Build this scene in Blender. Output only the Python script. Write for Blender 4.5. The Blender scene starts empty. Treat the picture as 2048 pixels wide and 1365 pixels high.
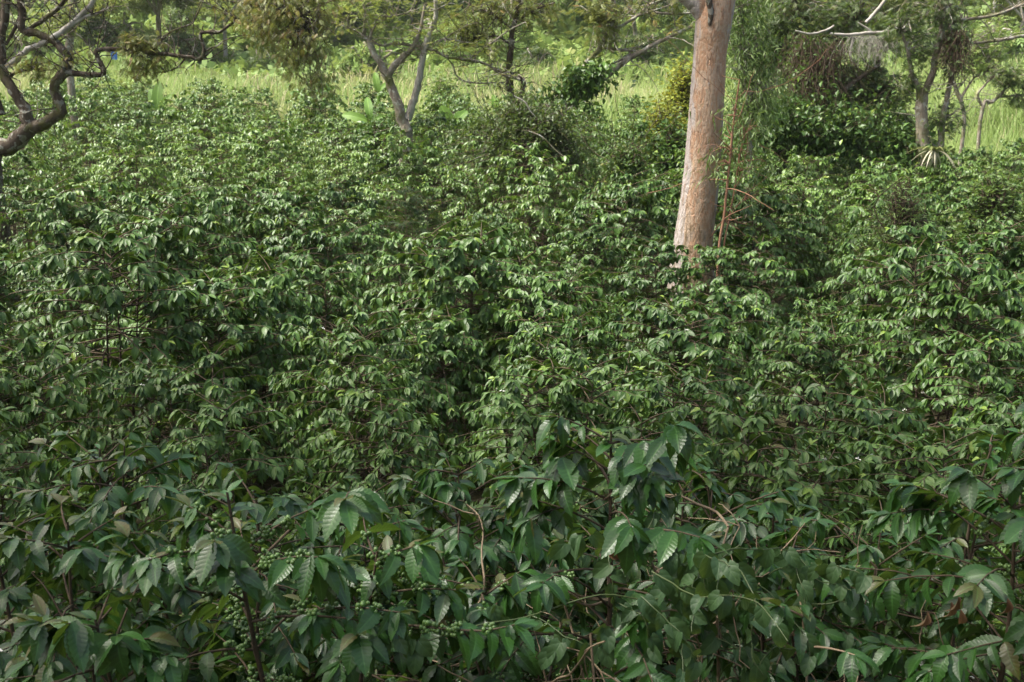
import bpy, math, random
import numpy as np
from math import radians as R, pi

# ------------------------------------------------------------------ camera, sky, sun, exposure
C = bpy.data.collections.new('scene'); bpy.context.scene.collection.children.link(C)
SC = bpy.context.scene
EYE = np.array([0.0, 0.0, 3.75]); PITCH = 12.0; F = 1990.0
cam = bpy.data.cameras.new('camera'); camo = bpy.data.objects.new('camera', cam); C.objects.link(camo)
camo.location = EYE; camo.rotation_euler = (R(90 - PITCH), 0, 0)
cam.sensor_width = 36; cam.lens = 36 * F / 2048; cam.clip_start = 0.05; cam.clip_end = 2000
cam.dof.use_dof = True; cam.dof.focus_distance = 5.5; cam.dof.aperture_fstop = 7.0
SC.camera = camo
w = bpy.data.worlds.new('World'); SC.world = w; w.use_nodes = True
SUN_EL, SUN_AZ = 60.0, -96.0           # azimuth clockwise from +Y (view direction): -90 = from the left
nt = w.node_tree
sky = nt.nodes.new('ShaderNodeTexSky'); sky.sky_type = 'NISHITA'; sky.sun_disc = False
sky.sun_elevation = R(SUN_EL); sky.sun_rotation = R(SUN_AZ); sky.dust_density = 7.0; sky.air_density = 1.0; sky.ozone_density = 0.4
nt.links.new(sky.outputs[0], nt.nodes['Background'].inputs[0]); nt.nodes['Background'].inputs[1].default_value = 0.15
sl = bpy.data.lights.new('sun', 'SUN'); so = bpy.data.objects.new('sun', sl); C.objects.link(so)
sl.energy = 4.2; sl.angle = R(7.0); sl.color = (1.0, 0.96, 0.90)
so.rotation_euler = (R(90 - SUN_EL), 0, R(180 - SUN_AZ))
SC.view_settings.view_transform = 'Standard'; SC.view_settings.look = 'None'
SC.view_settings.exposure = 0.98; SC.view_settings.gamma = 1.0
SC.render.engine = 'CYCLES'
SC.cycles.max_bounces = 6; SC.cycles.diffuse_bounces = 2; SC.cycles.glossy_bounces = 2
SC.cycles.transmission_bounces = 3; SC.cycles.transparent_max_bounces = 4
SC.cycles.caustics_reflective = False; SC.cycles.caustics_refractive = False

rng = np.random.default_rng(7)

# ------------------------------------------------------------------ terrain
_gy = np.array([-12, -3, 0, 1.2, 2.2, 3, 5, 10, 13, 16, 21, 28, 35, 45, 60, 80, 100, 150, 220, 400])
_gz = np.array([9.5, 2.3, 2.0, 1.5, 0.85, 0.55, 0.05, 0, .25, .6, 1.25, 2.15, 3.1, 4.5, 6.6, 10.6, 15.5, 34, 62, 130])  # unseen bank behind the camera, raised to block sky light from that side
def G(x, y):
    x = np.asarray(x, float); y = np.asarray(y, float)
    z = np.interp(y, _gy, _gz)
    far = np.clip((y - 6) / 30, 0, 1)
    z = z + 0.16 * np.sin(x * .55 + 1.3 + y * .21) * np.clip((y - 3) / 6, 0, 1) + far * (0.35 * np.sin(x * .13 + y * .09 + .6))
    z = z + np.clip((y - 60) / 60, 0, 1) * 3.0 * np.sin(x * .05 + y * .03)
    return z
def Wp(px, py, d):
    """world point at forward distance d seen at photo pixel px,py"""
    p = R(PITCH)
    f = np.array([0, math.cos(p), -math.sin(p)]); u = np.array([0, math.sin(p), math.cos(p)])
    v = f + np.array([1., 0, 0]) * (px - 1024) / F + u * (682.5 - py) / F
    return EYE + v * (d / v[1])
def proj(P):
    p = R(PITCH); v = np.asarray(P) - EYE
    zf = v[..., 1] * math.cos(p) - v[..., 2] * math.sin(p); zu = v[..., 1] * math.sin(p) + v[..., 2] * math.cos(p)
    return 1024 + v[..., 0] / zf * F, 682.5 - zu / zf * F, zf

# ------------------------------------------------------------------ mesh library
def nrm(a):
    a = np.asarray(a, float); return a / np.maximum(np.linalg.norm(a, axis=-1, keepdims=True), 1e-9)
def leaf_tpl(nl=6, nw=2, w=.2, droop=.35, fold=.12, wave=.0, k=7, shape='coffee', stalk=.04):
    """leaf along +Y, length 1, normal +Z; nw quads across (even)"""
    V, U, Fq = [], [], []
    for i in range(nl + 1):
        t = i / nl
        if shape == 'coffee': hw = w * max(math.sin(pi * min(t ** .9, 1)), 0) ** .8 * (1 if t < .8 else 1 - (t - .8) * 1.2)
        elif shape == 'heart': hw = w * (math.sin(pi * (t * .78 + .22)) ** .75 if t < 1 else 0) * (1.0 if t > .08 else .75)
        elif shape == 'lance': hw = w * math.sin(pi * min(.04 + t * .96, 1)) ** 1.1 * (1.25 - .6 * t)
        elif shape == 'banana': hw = w * (math.sin(pi * (.06 + t * .94)) ** .45 if t < 1 else 0)
        elif shape == 'sword': hw = w * (1 - t) ** .6 + .002
        else: hw = w * math.sin(pi * t)
        hw = max(hw, .012 if shape != 'sword' else .003)
        for j in range(nw + 1):
            s = j / nw * 2 - 1
            x = s * hw; a = abs(s)
            y = t + (-.10 * a * a * (1 - t) if shape == 'heart' and t < .3 else 0)
            z = fold * a * hw * 2 + wave * math.sin(2 * pi * k * t - 2.2 * a) * (a ** .7) * math.sin(pi * t) - droop * t * t
            # droop as a bend
            V.append((x * (1 + .10 * math.sin(2 * pi * k * t) * (wave > 0)), y * (1 - .25 * droop * t) , z)); U.append((s * .5 + .5, t))
    for i in range(nl):
        for j in range(nw):
            a = i * (nw + 1) + j; Fq.append((a, a + 1, a + nw + 2, a + nw + 1))
    return np.array(V), np.array(Fq), np.array(U)
def spray_tpl(n=5, lw=.09, ll=.34, droop=.3, fan=.9):
    """pinnate leaf: n leaflet pairs and an end leaflet on a rachis along +Y"""
    V, Fq, U = [], [], []
    def leaflet(o, ang, l, sgn):
        d = np.array([math.sin(ang) * sgn, math.cos(ang), -.25]); d /= np.linalg.norm(d)
        sd = np.array([d[1], -d[0], 0]) * lw * l / ll
        b = len(V); o = np.array(o)
        for t, wd in ((0, .25), (.45, 1), (1, .08)):
            c = o + d * l * t - np.array([0, 0, .12 * l * t * t])
            V.append(c - sd * wd); V.append(c + sd * wd); U.append((0, t)); U.append((1, t))
        Fq.extend([(b, b + 1, b + 3, b + 2), (b + 2, b + 3, b + 5, b + 4)])
    for i in range(n):
        t = .2 + .75 * i / n
        for s in (-1, 1): leaflet((0, t, -droop * t * t), fan, ll * (.7 + .5 * math.sin(pi * (i + 1) / (n + 1))), s)
    leaflet((0, .9, -droop * .8), 0.0, ll, 1)
    return np.array(V), np.array(Fq), np.array(U)
def ball_tpl(nu=8, nv=5):
    V, Fq, U = [], [], []
    for i in range(nv + 1):
        th = pi * (i / nv * .98 + .01)
        for j in range(nu):
            ph = 2 * pi * j / nu; V.append((math.sin(th) * math.cos(ph), math.sin(th) * math.sin(ph), math.cos(th))); U.append((j / nu, i / nv))
    for i in range(nv):
        for j in range(nu):
            a = i * nu + j; b = i * nu + (j + 1) % nu; Fq.append((a, a + nu, b + nu, b))
    return np.array(V), np.array(Fq), np.array(U)
def scat(tpl, pos, d, up, size, rnd=None, age=None, widen=None, mi=0, g=None):
    """copies of a leaf template at pos pointing along d with face normal near up -> chunk"""
    g = g or rng
    V, Fq, U = tpl; n = len(pos); m = len(V)
    pos = np.asarray(pos, float).reshape(-1, 3); Y = nrm(d); up = np.asarray(up, float)
    Z = up - (up * Y).sum(-1, keepdims=True) * Y; Z = nrm(Z); X = np.cross(Y, Z)
    size = np.broadcast_to(np.asarray(size, float), (n,))
    wd = np.ones(n) if widen is None else np.asarray(widen)
    P = (V[None, :, 0, None] * wd[:, None, None] * X[:, None] + V[None, :, 1, None] * Y[:, None] + V[None, :, 2, None] * Z[:, None]) * size[:, None, None] + pos[:, None]
    FF = (Fq[None] + (np.arange(n) * m)[:, None, None]).reshape(-1, 4)
    rnd = g.random(n) if rnd is None else rnd
    age = np.zeros(n) if age is None else age
    return dict(V=P.reshape(-1, 3), F=FF, U=np.tile(U, (n, 1)), r=np.repeat(rnd, m), a=np.repeat(age, m), m=mi)
def smooth_line(P, rad, k=4):
    P = np.asarray(P, float); rad = np.asarray(rad, float); n = len(P)
    if n < 3 or k < 2: return P, rad
    Q = np.vstack([2 * P[0] - P[1], P, 2 * P[-1] - P[-2]]); out, ro = [], []
    for i in range(n - 1):
        a, b, c, e = Q[i], Q[i + 1], Q[i + 2], Q[i + 3]
        for s in range(k):
            t = s / k
            out.append(.5 * ((2 * b) + (c - a) * t + (2 * a - 5 * b + 4 * c - e) * t * t + (3 * b - a - 3 * c + e) * t ** 3))
            ro.append(rad[i] * (1 - t) + rad[i + 1] * t)
    out.append(P[-1]); ro.append(rad[-1])
    return np.array(out), np.array(ro)
def tube(P, rad, seg=6, lump=0.0, mi=0, g=None, r0=None):
    g = g or rng
    P = np.asarray(P, float); n = len(P); rad = np.asarray(rad, float)
    T = nrm(np.gradient(P, axis=0)); ref = np.array([0, 0, 1.0]) if abs(T[0][2]) < .8 else np.array([0, 1.0, 0])
    N = np.zeros_like(P); x = nrm(np.cross(ref, T[0]))
    for i in range(n):
        x = nrm(x - (x * T[i]).sum() * T[i]); N[i] = x
    B = np.cross(T, N)
    ph = np.arange(seg) / seg * 2 * pi
    rr = rad[:, None] * (1 + lump * (g.random((n, seg)) - .5) * 2)
    V = P[:, None] + rr[..., None] * (np.cos(ph)[None, :, None] * N[:, None] + np.sin(ph)[None, :, None] * B[:, None])
    i = np.arange(n - 1)[:, None]; j = np.arange(seg)[None]
    a = i * seg + j; b = i * seg + (j + 1) % seg
    Fq = np.stack([a, b, b + seg, a + seg], -1).reshape(-1, 4)
    L = np.concatenate([[0], np.cumsum(np.linalg.norm(np.diff(P, axis=0), axis=1))])
    U = np.stack([np.tile(np.arange(seg) / seg, n), np.repeat(L, seg)], -1)
    r = g.random() if r0 is None else r0
    return dict(V=V.reshape(-1, 3), F=Fq, U=U, r=np.full(n * seg, r), a=np.zeros(n * seg), m=mi)
def mesh_of(name, chunks, mats, origin=(0, 0, 0), smooth=True):
    chunks = [c for c in chunks if len(c['V'])]
    off = 0; Fs = []; mi = []
    for c in chunks:
        Fs.append(c['F'] + off); off += len(c['V']); mi.append(np.full(len(c['F']), c['m']))
    V = np.vstack([c['V'] for c in chunks]) - np.asarray(origin, float); Fq = np.vstack(Fs).astype(np.int32)
    me = bpy.data.meshes.new(name)
    me.vertices.add(len(V)); me.vertices.foreach_set('co', V.astype(np.float32).ravel())
    me.loops.add(Fq.size); me.loops.foreach_set('vertex_index', Fq.ravel())
    me.polygons.add(len(Fq)); me.polygons.foreach_set('loop_start', np.arange(0, Fq.size, 4, dtype=np.int32))
    me.polygons.foreach_set('material_index', np.concatenate(mi).astype(np.int32))
    me.polygons.foreach_set('use_smooth', np.full(len(Fq), smooth))
    U = np.vstack([c['U'] for c in chunks])[Fq.ravel()]
    uv = me.uv_layers.new(name='UVMap'); uv.data.foreach_set('uv', U.astype(np.float32).ravel())
    for key, nm in (('r', 'rnd'), ('a', 'age')):
        at = me.attributes.new(nm, 'FLOAT', 'POINT'); at.data.foreach_set('value', np.concatenate([c[key] for c in chunks]).astype(np.float32))
    for m in mats: me.materials.append(m)
    me.update(calc_edges=True); return me
def mob(name, me, parent=None, loc=(0, 0, 0)):
    o = bpy.data.objects.new(name, me); C.objects.link(o); o.location = loc
    if parent: o.parent = parent
    return o
def tag(o, label=None, cat=None, group=None, kind=None):
    if label and len(label.split()) > 16: print('LONG', len(label.split()), label)
    if label: o['label'] = label
    if cat: o['category'] = cat
    if group: o['group'] = group
    if kind: o['kind'] = kind
    return o
def empty(name, loc, label, cat, group=None, rz=0, sc=1):
    o = bpy.data.objects.new(name, None); C.objects.link(o); o.location = loc; o.rotation_euler.z = rz
    o.scale = (sc,) * 3; o.empty_display_size = .2
    return tag(o, label, cat, group)
def part(name, chunks, mats, root, origin=None, smooth=True):
    origin = root.location if origin is None else origin
    return mob(name, mesh_of(name, chunks, mats, origin, smooth), root)

# ------------------------------------------------------------------ materials
def new_mat(name):
    m = bpy.data.materials.new(name); m.use_nodes = True; t = m.node_tree
    for n in list(t.nodes): t.nodes.remove(n)
    return m, t
class N:
    def __init__(s, t): s.t = t
    def __call__(s, typ, **kw):
        n = s.t.nodes.new(typ)
        for k, v in kw.items():
            if k.startswith('_'): setattr(n, k[1:], v)
            else:
                key = int(k[1:]) if k[0] == 'i' and k[1:].isdigit() else k.replace('__', ' ')
                if hasattr(v, 'is_output') or isinstance(v, bpy.types.NodeSocket): s.t.links.new(v, n.inputs[key])
                else: n.inputs[key].default_value = v
        return n
    def math(s, op, a, b=None, c=None):
        n = s.t.nodes.new('ShaderNodeMath'); n.operation = op
        for i, v in enumerate((a, b, c)):
            if v is None: continue
            if isinstance(v, bpy.types.NodeSocket): s.t.links.new(v, n.inputs[i])
            else: n.inputs[i].default_value = v
        return n.outputs[0]
    def mix(s, f, a, b, typ='MIX'):
        n = s.t.nodes.new('ShaderNodeMix'); n.data_type = 'RGBA'; n.blend_type = typ
        for i, v in ((0, f), (6, a), (7, b)):
            if isinstance(v, bpy.types.NodeSocket): s.t.links.new(v, n.inputs[i])
            else: n.inputs[i].default_value = v if i == 0 else (*v, 1)
        return n.outputs[2]
    def ramp(s, f, stops):
        n = s.t.nodes.new('ShaderNodeValToRGB'); s.t.links.new(f, n.inputs[0]); e = n.color_ramp.elements
        while len(e) < len(stops): e.new(.5)
        for i, (p, c) in enumerate(stops): e[i].position = p; e[i].color = (*c, 1) if len(c) == 3 else c
        return n.outputs[0]
def leaf_mat(name, dark, light, young=None, rough=.38, spec=.5, trans=.28, tcol=None, veins=9, bump=.25, oc=.25, midrib=.2, back=.25):
    m, t = new_mat(name); n = N(t)
    at = n('ShaderNodeAttribute', _attribute_name='rnd').outputs['Fac']; ag = n('ShaderNodeAttribute', _attribute_name='age').outputs['Fac']
    oi = n('ShaderNodeObjectInfo').outputs['Random']
    f = n.math('ADD', n.math('MULTIPLY', at, 1 - oc), n.math('MULTIPLY', oi, oc))
    col = n.mix(n.math('POWER', f, 1.2), dark, light)
    if young: col = n.mix(ag, col, young)
    geo = n('ShaderNodeNewGeometry')
    bs = n('ShaderNodeBsdfPrincipled', Roughness=rough)
    bs.inputs['Specular IOR Level'].default_value = spec
    if veins:
        uv = n('ShaderNodeUVMap', _uv_map='UVMap').outputs[0]; sx = n('ShaderNodeSeparateXYZ', i0=uv)
        a = n.math('ABSOLUTE', n.math('MULTIPLY', n.math('SUBTRACT', sx.outputs[0], .5), 2))
        ph = n.math('SUBTRACT', n.math('MULTIPLY', sx.outputs[1], veins), n.math('MULTIPLY', a, 1.1))
        wv = n.math('SINE', n.math('MULTIPLY', ph, 2 * pi))
        rid = n.math('POWER', n.math('ABSOLUTE', n.math('SINE', n.math('MULTIPLY', ph, pi))), .6)
        mr = n.math('SMOOTH_MIN', n.math('MULTIPLY', a, 7), 1.0, .2)
        h = n.math('MULTIPLY', rid, n.math('MINIMUM', mr, 1.0))
        col = n.mix(n.math('MULTIPLY', n.math('SUBTRACT', 1.0, n.math('MINIMUM', mr, 1.0)), midrib), col, tuple(min(1, c * 2.2 + .03) for c in light))
        col = n.mix(n.math('MULTIPLY', n.math('POWER', n.math('SUBTRACT', 1.0, rid), 2.0), midrib * .55), col, tuple(min(1, c * 1.8 + .01) for c in light))
        bp = n('ShaderNodeBump', Strength=bump, Distance=.004, Height=h)
        t.links.new(bp.outputs[0], bs.inputs['Normal'])
    # blotches and wear
    ns = n('ShaderNodeTexNoise', Scale=23.0, Detail=3.0)
    col = n.mix(n.math('MULTIPLY', n.math('SUBTRACT', ns.outputs[0], .35), .55), col, tuple(c * 1.5 + .006 for c in light))
    colb = n.mix(back, col, (.09, .14, .06))
    col2 = n.mix(geo.outputs['Backfacing'], col, colb)
    t.links.new(col2, bs.inputs['Base Color'])
    tr = n('ShaderNodeBsdfTranslucent'); t.links.new(n.mix(.55, col2, tcol or (.22, .34, .03)), tr.inputs[0])
    mx = n('ShaderNodeMixShader', i0=trans, i1=bs.outputs[0], i2=tr.outputs[0])
    out = n('ShaderNodeOutputMaterial'); t.links.new(mx.outputs[0], out.inputs[0])
    return m
def bark_mat(name, stops, scale=(6, 6, 1.6), nscale=1.5, moss=0.0, mosscol=(.09, .11, .025), bump=.5, rough=.9, lichen=0.0, dist=.02):
    m, t = new_mat(name); n = N(t)
    tc = n('ShaderNodeTexCoord').outputs['Object']; mp = n('ShaderNodeMapping', Vector=tc, Scale=scale)
    n1 = n('ShaderNodeTexNoise', Vector=mp.outputs[0], Scale=nscale, Detail=7.0, Roughness=.65)
    n2 = n('ShaderNodeTexNoise', Vector=mp.outputs[0], Scale=nscale * 6, Detail=5.0)
    n3 = n('ShaderNodeTexNoise', Vector=tc, Scale=2.3, Detail=5.0)
    n4 = n('ShaderNodeTexNoise', Vector=tc, Scale=9.0, Detail=5.0)
    col = n.ramp(n1.outputs[0], stops)
    col = n.mix(n.math('MULTIPLY', n2.outputs[0], .5), col, tuple(c * .45 for c in stops[0][1]), 'MIX')
    if lichen: col = n.mix(n.math('MULTIPLY', n.math('GREATER_THAN', n4.outputs[0], .56), lichen), col, (.5, .52, .46))
    if moss:
        f = n.math('MULTIPLY', n.ramp(n.math('ADD', n.math('MULTIPLY', n3.outputs[0], .7), n.math('MULTIPLY', n4.outputs[0], .3)), [(.62 - moss * .3, (0, 0, 0)), (.70 - moss * .25, (1, 1, 1))]), .9)
        col = n.mix(f, col, mosscol)
    bs = n('ShaderNodeBsdfPrincipled', Roughness=rough); bs.inputs['Specular IOR Level'].default_value = .25
    t.links.new(col, bs.inputs['Base Color'])
    bp = n('ShaderNodeBump', Strength=bump, Distance=dist, Height=n.math('ADD', n2.outputs[0], n1.outputs[0])); t.links.new(bp.outputs[0], bs.inputs['Normal'])
    out = n('ShaderNodeOutputMaterial'); t.links.new(bs.outputs[0], out.inputs[0]); return m
def plain_mat(name, col, rough=.5, spec=.5, var=.25, scale=20):
    m, t = new_mat(name); n = N(t)
    at = n('ShaderNodeAttribute', _attribute_name='rnd').outputs['Fac']
    ns = n('ShaderNodeTexNoise', Scale=scale, Detail=3.0)
    c = n.mix(n.math('MULTIPLY', n.math('ADD', at, ns.outputs[0]), .5), tuple(x * (1 - var) for x in col), tuple(min(1, x * (1 + var)) for x in col))
    bs = n('ShaderNodeBsdfPrincipled', Roughness=rough); bs.inputs['Specular IOR Level'].default_value = spec; t.links.new(c, bs.inputs['Base Color'])
    out = n('ShaderNodeOutputMaterial'); t.links.new(bs.outputs[0], out.inputs[0]); return m

M = {}
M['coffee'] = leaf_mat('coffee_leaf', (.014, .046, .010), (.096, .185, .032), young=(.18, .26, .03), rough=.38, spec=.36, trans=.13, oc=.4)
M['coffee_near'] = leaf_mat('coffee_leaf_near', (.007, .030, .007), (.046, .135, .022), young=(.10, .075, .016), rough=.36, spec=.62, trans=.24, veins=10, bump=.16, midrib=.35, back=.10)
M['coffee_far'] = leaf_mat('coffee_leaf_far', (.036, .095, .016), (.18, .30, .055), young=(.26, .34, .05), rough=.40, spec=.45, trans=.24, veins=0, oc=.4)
M['twiggy_leaf'] = leaf_mat('thin_leaf', (.022, .055, .012), (.085, .15, .03), young=(.2, .2, .05), rough=.5, spec=.4, trans=.25, veins=0)
M['vine'] = leaf_mat('vine_leaf', (.030, .072, .026), (.062, .12, .042), rough=.5, spec=.4, trans=.22, veins=3, bump=.3)
M['brown_leaf'] = leaf_mat('brown_leaf', (.10, .055, .03), (.21, .12, .07), rough=.6, spec=.3, trans=.2, tcol=(.3, .15, .05), veins=8)
M['shade_leaf'] = leaf_mat('shade_leaf', (.085, .12, .026), (.22, .25, .06), young=(.27, .13, .04), rough=.5, spec=.4, trans=.36, tcol=(.24, .24, .04), veins=0)
M['inga_leaf'] = leaf_mat('inga_leaf', (.11, .17, .035), (.29, .33, .08), young=(.32, .22, .06), rough=.5, spec=.4, trans=.4, tcol=(.34, .40, .06), veins=0)
M['far_leaf'] = leaf_mat('far_leaf', (.11, .22, .05), (.31, .42, .13), young=(.3, .28, .1), rough=.55, spec=.3, trans=.34, tcol=(.3, .36, .07), veins=0, oc=.55)
M['dark_leaf'] = leaf_mat('dark_leaf', (.026, .055, .014), (.10, .145, .04), young=(.18, .19, .04), rough=.5, spec=.4, trans=.25, veins=0)
M['yellow_leaf'] = leaf_mat('yellow_leaf', (.12, .17, .025), (.28, .33, .04), rough=.5, spec=.4, trans=.35, tcol=(.5, .45, .04), veins=0)
M['euc_leaf'] = leaf_mat('euc_leaf', (.08, .14, .04), (.17, .25, .07), young=(.2, .26, .06), rough=.45, spec=.4, trans=.3, veins=0)
M['banana'] = leaf_mat('banana_leaf', (.08, .17, .03), (.15, .26, .045), rough=.5, spec=.2, trans=.28, tcol=(.35, .55, .06), veins=22, bump=.3, midrib=.5)
M['brom'] = leaf_mat('bromeliad_leaf', (.14, .17, .06), (.3, .3, .12), young=(.5, .47, .36), rough=.5, spec=.3, trans=.2, veins=0)
M['grass'] = leaf_mat('grass_blade', (.19, .30, .08), (.35, .46, .15), young=(.50, .40, .27), rough=.5, spec=.3, trans=.4, tcol=(.34, .42, .10), veins=0, oc=0)
M['twig'] = bark_mat('coffee_twig', [(.3, (.06, .045, .028)), (.7, (.16, .12, .08))], scale=(8, 8, 8), bump=.2)
M['vine_brown'] = bark_mat('dry_vine', [(.3, (.055, .038, .025)), (.7, (.15, .11, .07))], scale=(8, 8, 8), bump=.2)
M['twig_pale'] = bark_mat('dry_twig', [(.3, (.22, .16, .10)), (.7, (.42, .33, .22))], scale=(8, 8, 8), bump=.2)
M['bark_dark'] = bark_mat('mossy_dark_bark', [(.3, (.045, .033, .022)), (.5, (.10, .078, .055)), (.7, (.19, .16, .12))], moss=.35, mosscol=(.085, .085, .02), lichen=.35, bump=.7)
M['bark_pale'] = bark_mat('lichen_bark', [(.3, (.14, .11, .08)), (.5, (.30, .26, .20)), (.7, (.48, .45, .38))], moss=.38, mosscol=(.11, .12, .03), lichen=.6, bump=.7)
M['bark_lichen'] = bark_mat('pale_lichen_bark', [(.3, (.22, .19, .15)), (.5, (.46, .44, .38)), (.7, (.66, .65, .60))], moss=.12, bump=.6)
M['bark_white'] = bark_mat('dead_white_wood', [(.3, (.28, .25, .20)), (.6, (.52, .50, .45))], bump=.4)
M['bark_red'] = bark_mat('red_sapling_bark', [(.3, (.24, .12, .07)), (.7, (.38, .22, .14))], bump=.2)
M['berry'] = plain_mat('green_berry', (.09, .165, .04), .3, .5, .55)
M['petal'] = plain_mat('white_petal', (.8, .8, .72), .6, .3, .1)

# eucalyptus bark: peeling patches of tan, orange and grey
def euc_mat():
    m, t = new_mat('peeling_bark'); n = N(t)
    tc = n('ShaderNodeTexCoord').outputs['Object']
    mp = n('ShaderNodeMapping', Vector=tc, Scale=(5, 5, 1.5)); mp2 = n('ShaderNodeMapping', Vector=tc, Scale=(9, 9, 2.2))
    a = n('ShaderNodeTexNoise', Vector=mp.outputs[0], Scale=1.3, Detail=8.0, Roughness=.62)
    b = n('ShaderNodeTexNoise', Vector=mp2.outputs[0], Scale=2.2, Detail=9.0, Roughness=.7)
    c = n('ShaderNodeTexNoise', Vector=tc, Scale=26.0, Detail=6.0, Roughness=.7)
    v = n('ShaderNodeTexVoronoi', Vector=mp2.outputs[0], Scale=2.6); v.feature = 'DISTANCE_TO_EDGE'
    col = n.ramp(a.outputs[0], [(.28, (.30, .22, .16)), (.37, (.60, .48, .38)), (.44, (.68, .49, .35)), (.50, (.55, .30, .17)), (.54, (.68, .53, .40)), (.62, (.62, .40, .26)), (.70, (.66, .63, .59))])
    sx = n('ShaderNodeSeparateXYZ', i0=tc)
    hi = n.math('SMOOTH_MAX', n.math('MULTIPLY', n.math('SUBTRACT', sx.outputs[2], 5.0), .30), 0.0, .1)
    hf = n.math('MINIMUM', n.math('MULTIPLY', hi, n.math('MULTIPLY', b.outputs[0], 1.4)), .85)
    col = n.mix(.38, col, (.25, .17, .105)); col = n.mix(hf, col, (.52, .44, .40))
    # smooth grey strips down the flanks
    fl = n.math('ADD', n.math('ABSOLUTE', n.math('MULTIPLY', n.math('SUBTRACT', sx.outputs[0], n.math('MULTIPLY', sx.outputs[2], .035)), 3.6)), n.math('MULTIPLY', n.math('SUBTRACT', a.outputs[0], .5), 1.2))
    col = n.mix(n.math('MULTIPLY', n.ramp(fl, [(.72, (0, 0, 0)), (.82, (1, 1, 1))]), .75), col, (.46, .44, .43))
    col = n.mix(n.math('MULTIPLY', n.ramp(b.outputs[0], [(.54, (0, 0, 0)), (.62, (1, 1, 1))]), .75), col, (.24, .14, .085))
    col = n.mix(n.math('MULTIPLY', n.ramp(c.outputs[0], [(.50, (0, 0, 0)), (.64, (1, 1, 1))]), .22), col, (.20, .14, .10))
    lo = n.math('MULTIPLY', n.math('SUBTRACT', 2.6, sx.outputs[2]), .8)
    ms = n.math('MULTIPLY', n.math('MINIMUM', n.math('MAXIMUM', lo, 0.0), 1.0), n.ramp(b.outputs[0], [(.42, (0, 0, 0)), (.56, (1, 1, 1))]))
    col = n.mix(n.math('MULTIPLY', ms, .7), col, (.12, .105, .04))
    bs = n('ShaderNodeBsdfPrincipled', Roughness=.82); bs.inputs['Specular IOR Level'].default_value = .25; t.links.new(col, bs.inputs['Base Color'])
    h = n.math('ADD', n.math('MULTIPLY', b.outputs[0], 1.2), n.math('ADD', n.math('MULTIPLY', c.outputs[0], .5), n.math('MULTIPLY', n.math('MINIMUM', v.outputs[0], .12), 2.0)))
    bp = n('ShaderNodeBump', Strength=.6, Distance=.07, Height=h); t.links.new(bp.outputs[0], bs.inputs['Normal'])
    out = n('ShaderNodeOutputMaterial'); t.links.new(bs.outputs[0], out.inputs[0]); return m
M['euc'] = euc_mat()
def ground_mat():
    m, t = new_mat('soil_and_turf'); n = N(t)
    tc = n('ShaderNodeTexCoord').outputs['Object']
    a = n('ShaderNodeTexNoise', Vector=tc, Scale=1.1, Detail=8.0); b = n('ShaderNodeTexNoise', Vector=tc, Scale=14.0, Detail=6.0)
    d = n('ShaderNodeTexNoise', Vector=tc, Scale=.08, Detail=6.0)
    soil = n.mix(a.outputs[0], (.022, .022, .012), (.055, .050, .028))
    soil = n.mix(n.math('MULTIPLY', b.outputs[0], .6), soil, (.06, .06, .025))
    turf = n.mix(d.outputs[0], (.12, .18, .04), (.28, .32, .10)); turf = n.mix(n.math('MULTIPLY', b.outputs[0], .5), turf, (.18, .22, .06))
    sx = n('ShaderNodeSeparateXYZ', i0=tc)
    f = n.math('MINIMUM', n.math('MAXIMUM', n.math('MULTIPLY', n.math('SUBTRACT', sx.outputs[1], n.math('ADD', 24.0, n.math('MULTIPLY', a.outputs[0], 8.0))), .2), 0.0), 1.0)
    col = n.mix(f, soil, turf)
    bs = n('ShaderNodeBsdfPrincipled', Roughness=.95); bs.inputs['Specular IOR Level'].default_value = .1; t.links.new(col, bs.inputs['Base Color'])
    bp = n('ShaderNodeBump', Strength=.8, Distance=.08, Height=b.outputs[0]); t.links.new(bp.outputs[0], bs.inputs['Normal'])
    out = n('ShaderNodeOutputMaterial'); t.links.new(bs.outputs[0], out.inputs[0]); return m
M['ground'] = ground_mat()

# ------------------------------------------------------------------ ground
ys = np.concatenate([np.arange(-12, 40, .5), np.arange(40, 120, 2.5), np.arange(120, 410, 10)])
ti = np.linspace(-1, 1, 121)
XX = []; 
for y in ys: XX.append(np.sign(ti) * np.abs(ti) ** 1.4 * (26 + max(y, 0) * 1.1))
X = np.array(XX); Y = np.repeat(ys[:, None], len(ti), 1); Z = G(X, Y) + (rng.random(X.shape) - .5) * .05
V = np.stack([X, Y, Z], -1).reshape(-1, 3); nn = len(ti)
i = np.arange(len(ys) - 1)[:, None]; j = np.arange(nn - 1)[None]; a = i * nn + j
Fg = np.stack([a, a + 1, a + nn + 1, a + nn], -1).reshape(-1, 4)
gr = mob('ground', mesh_of('ground', [dict(V=V, F=Fg, U=V[:, :2], r=np.zeros(len(V)), a=np.zeros(len(V)), m=0)], [M['ground']]))
tag(gr, kind='structure')

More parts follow.
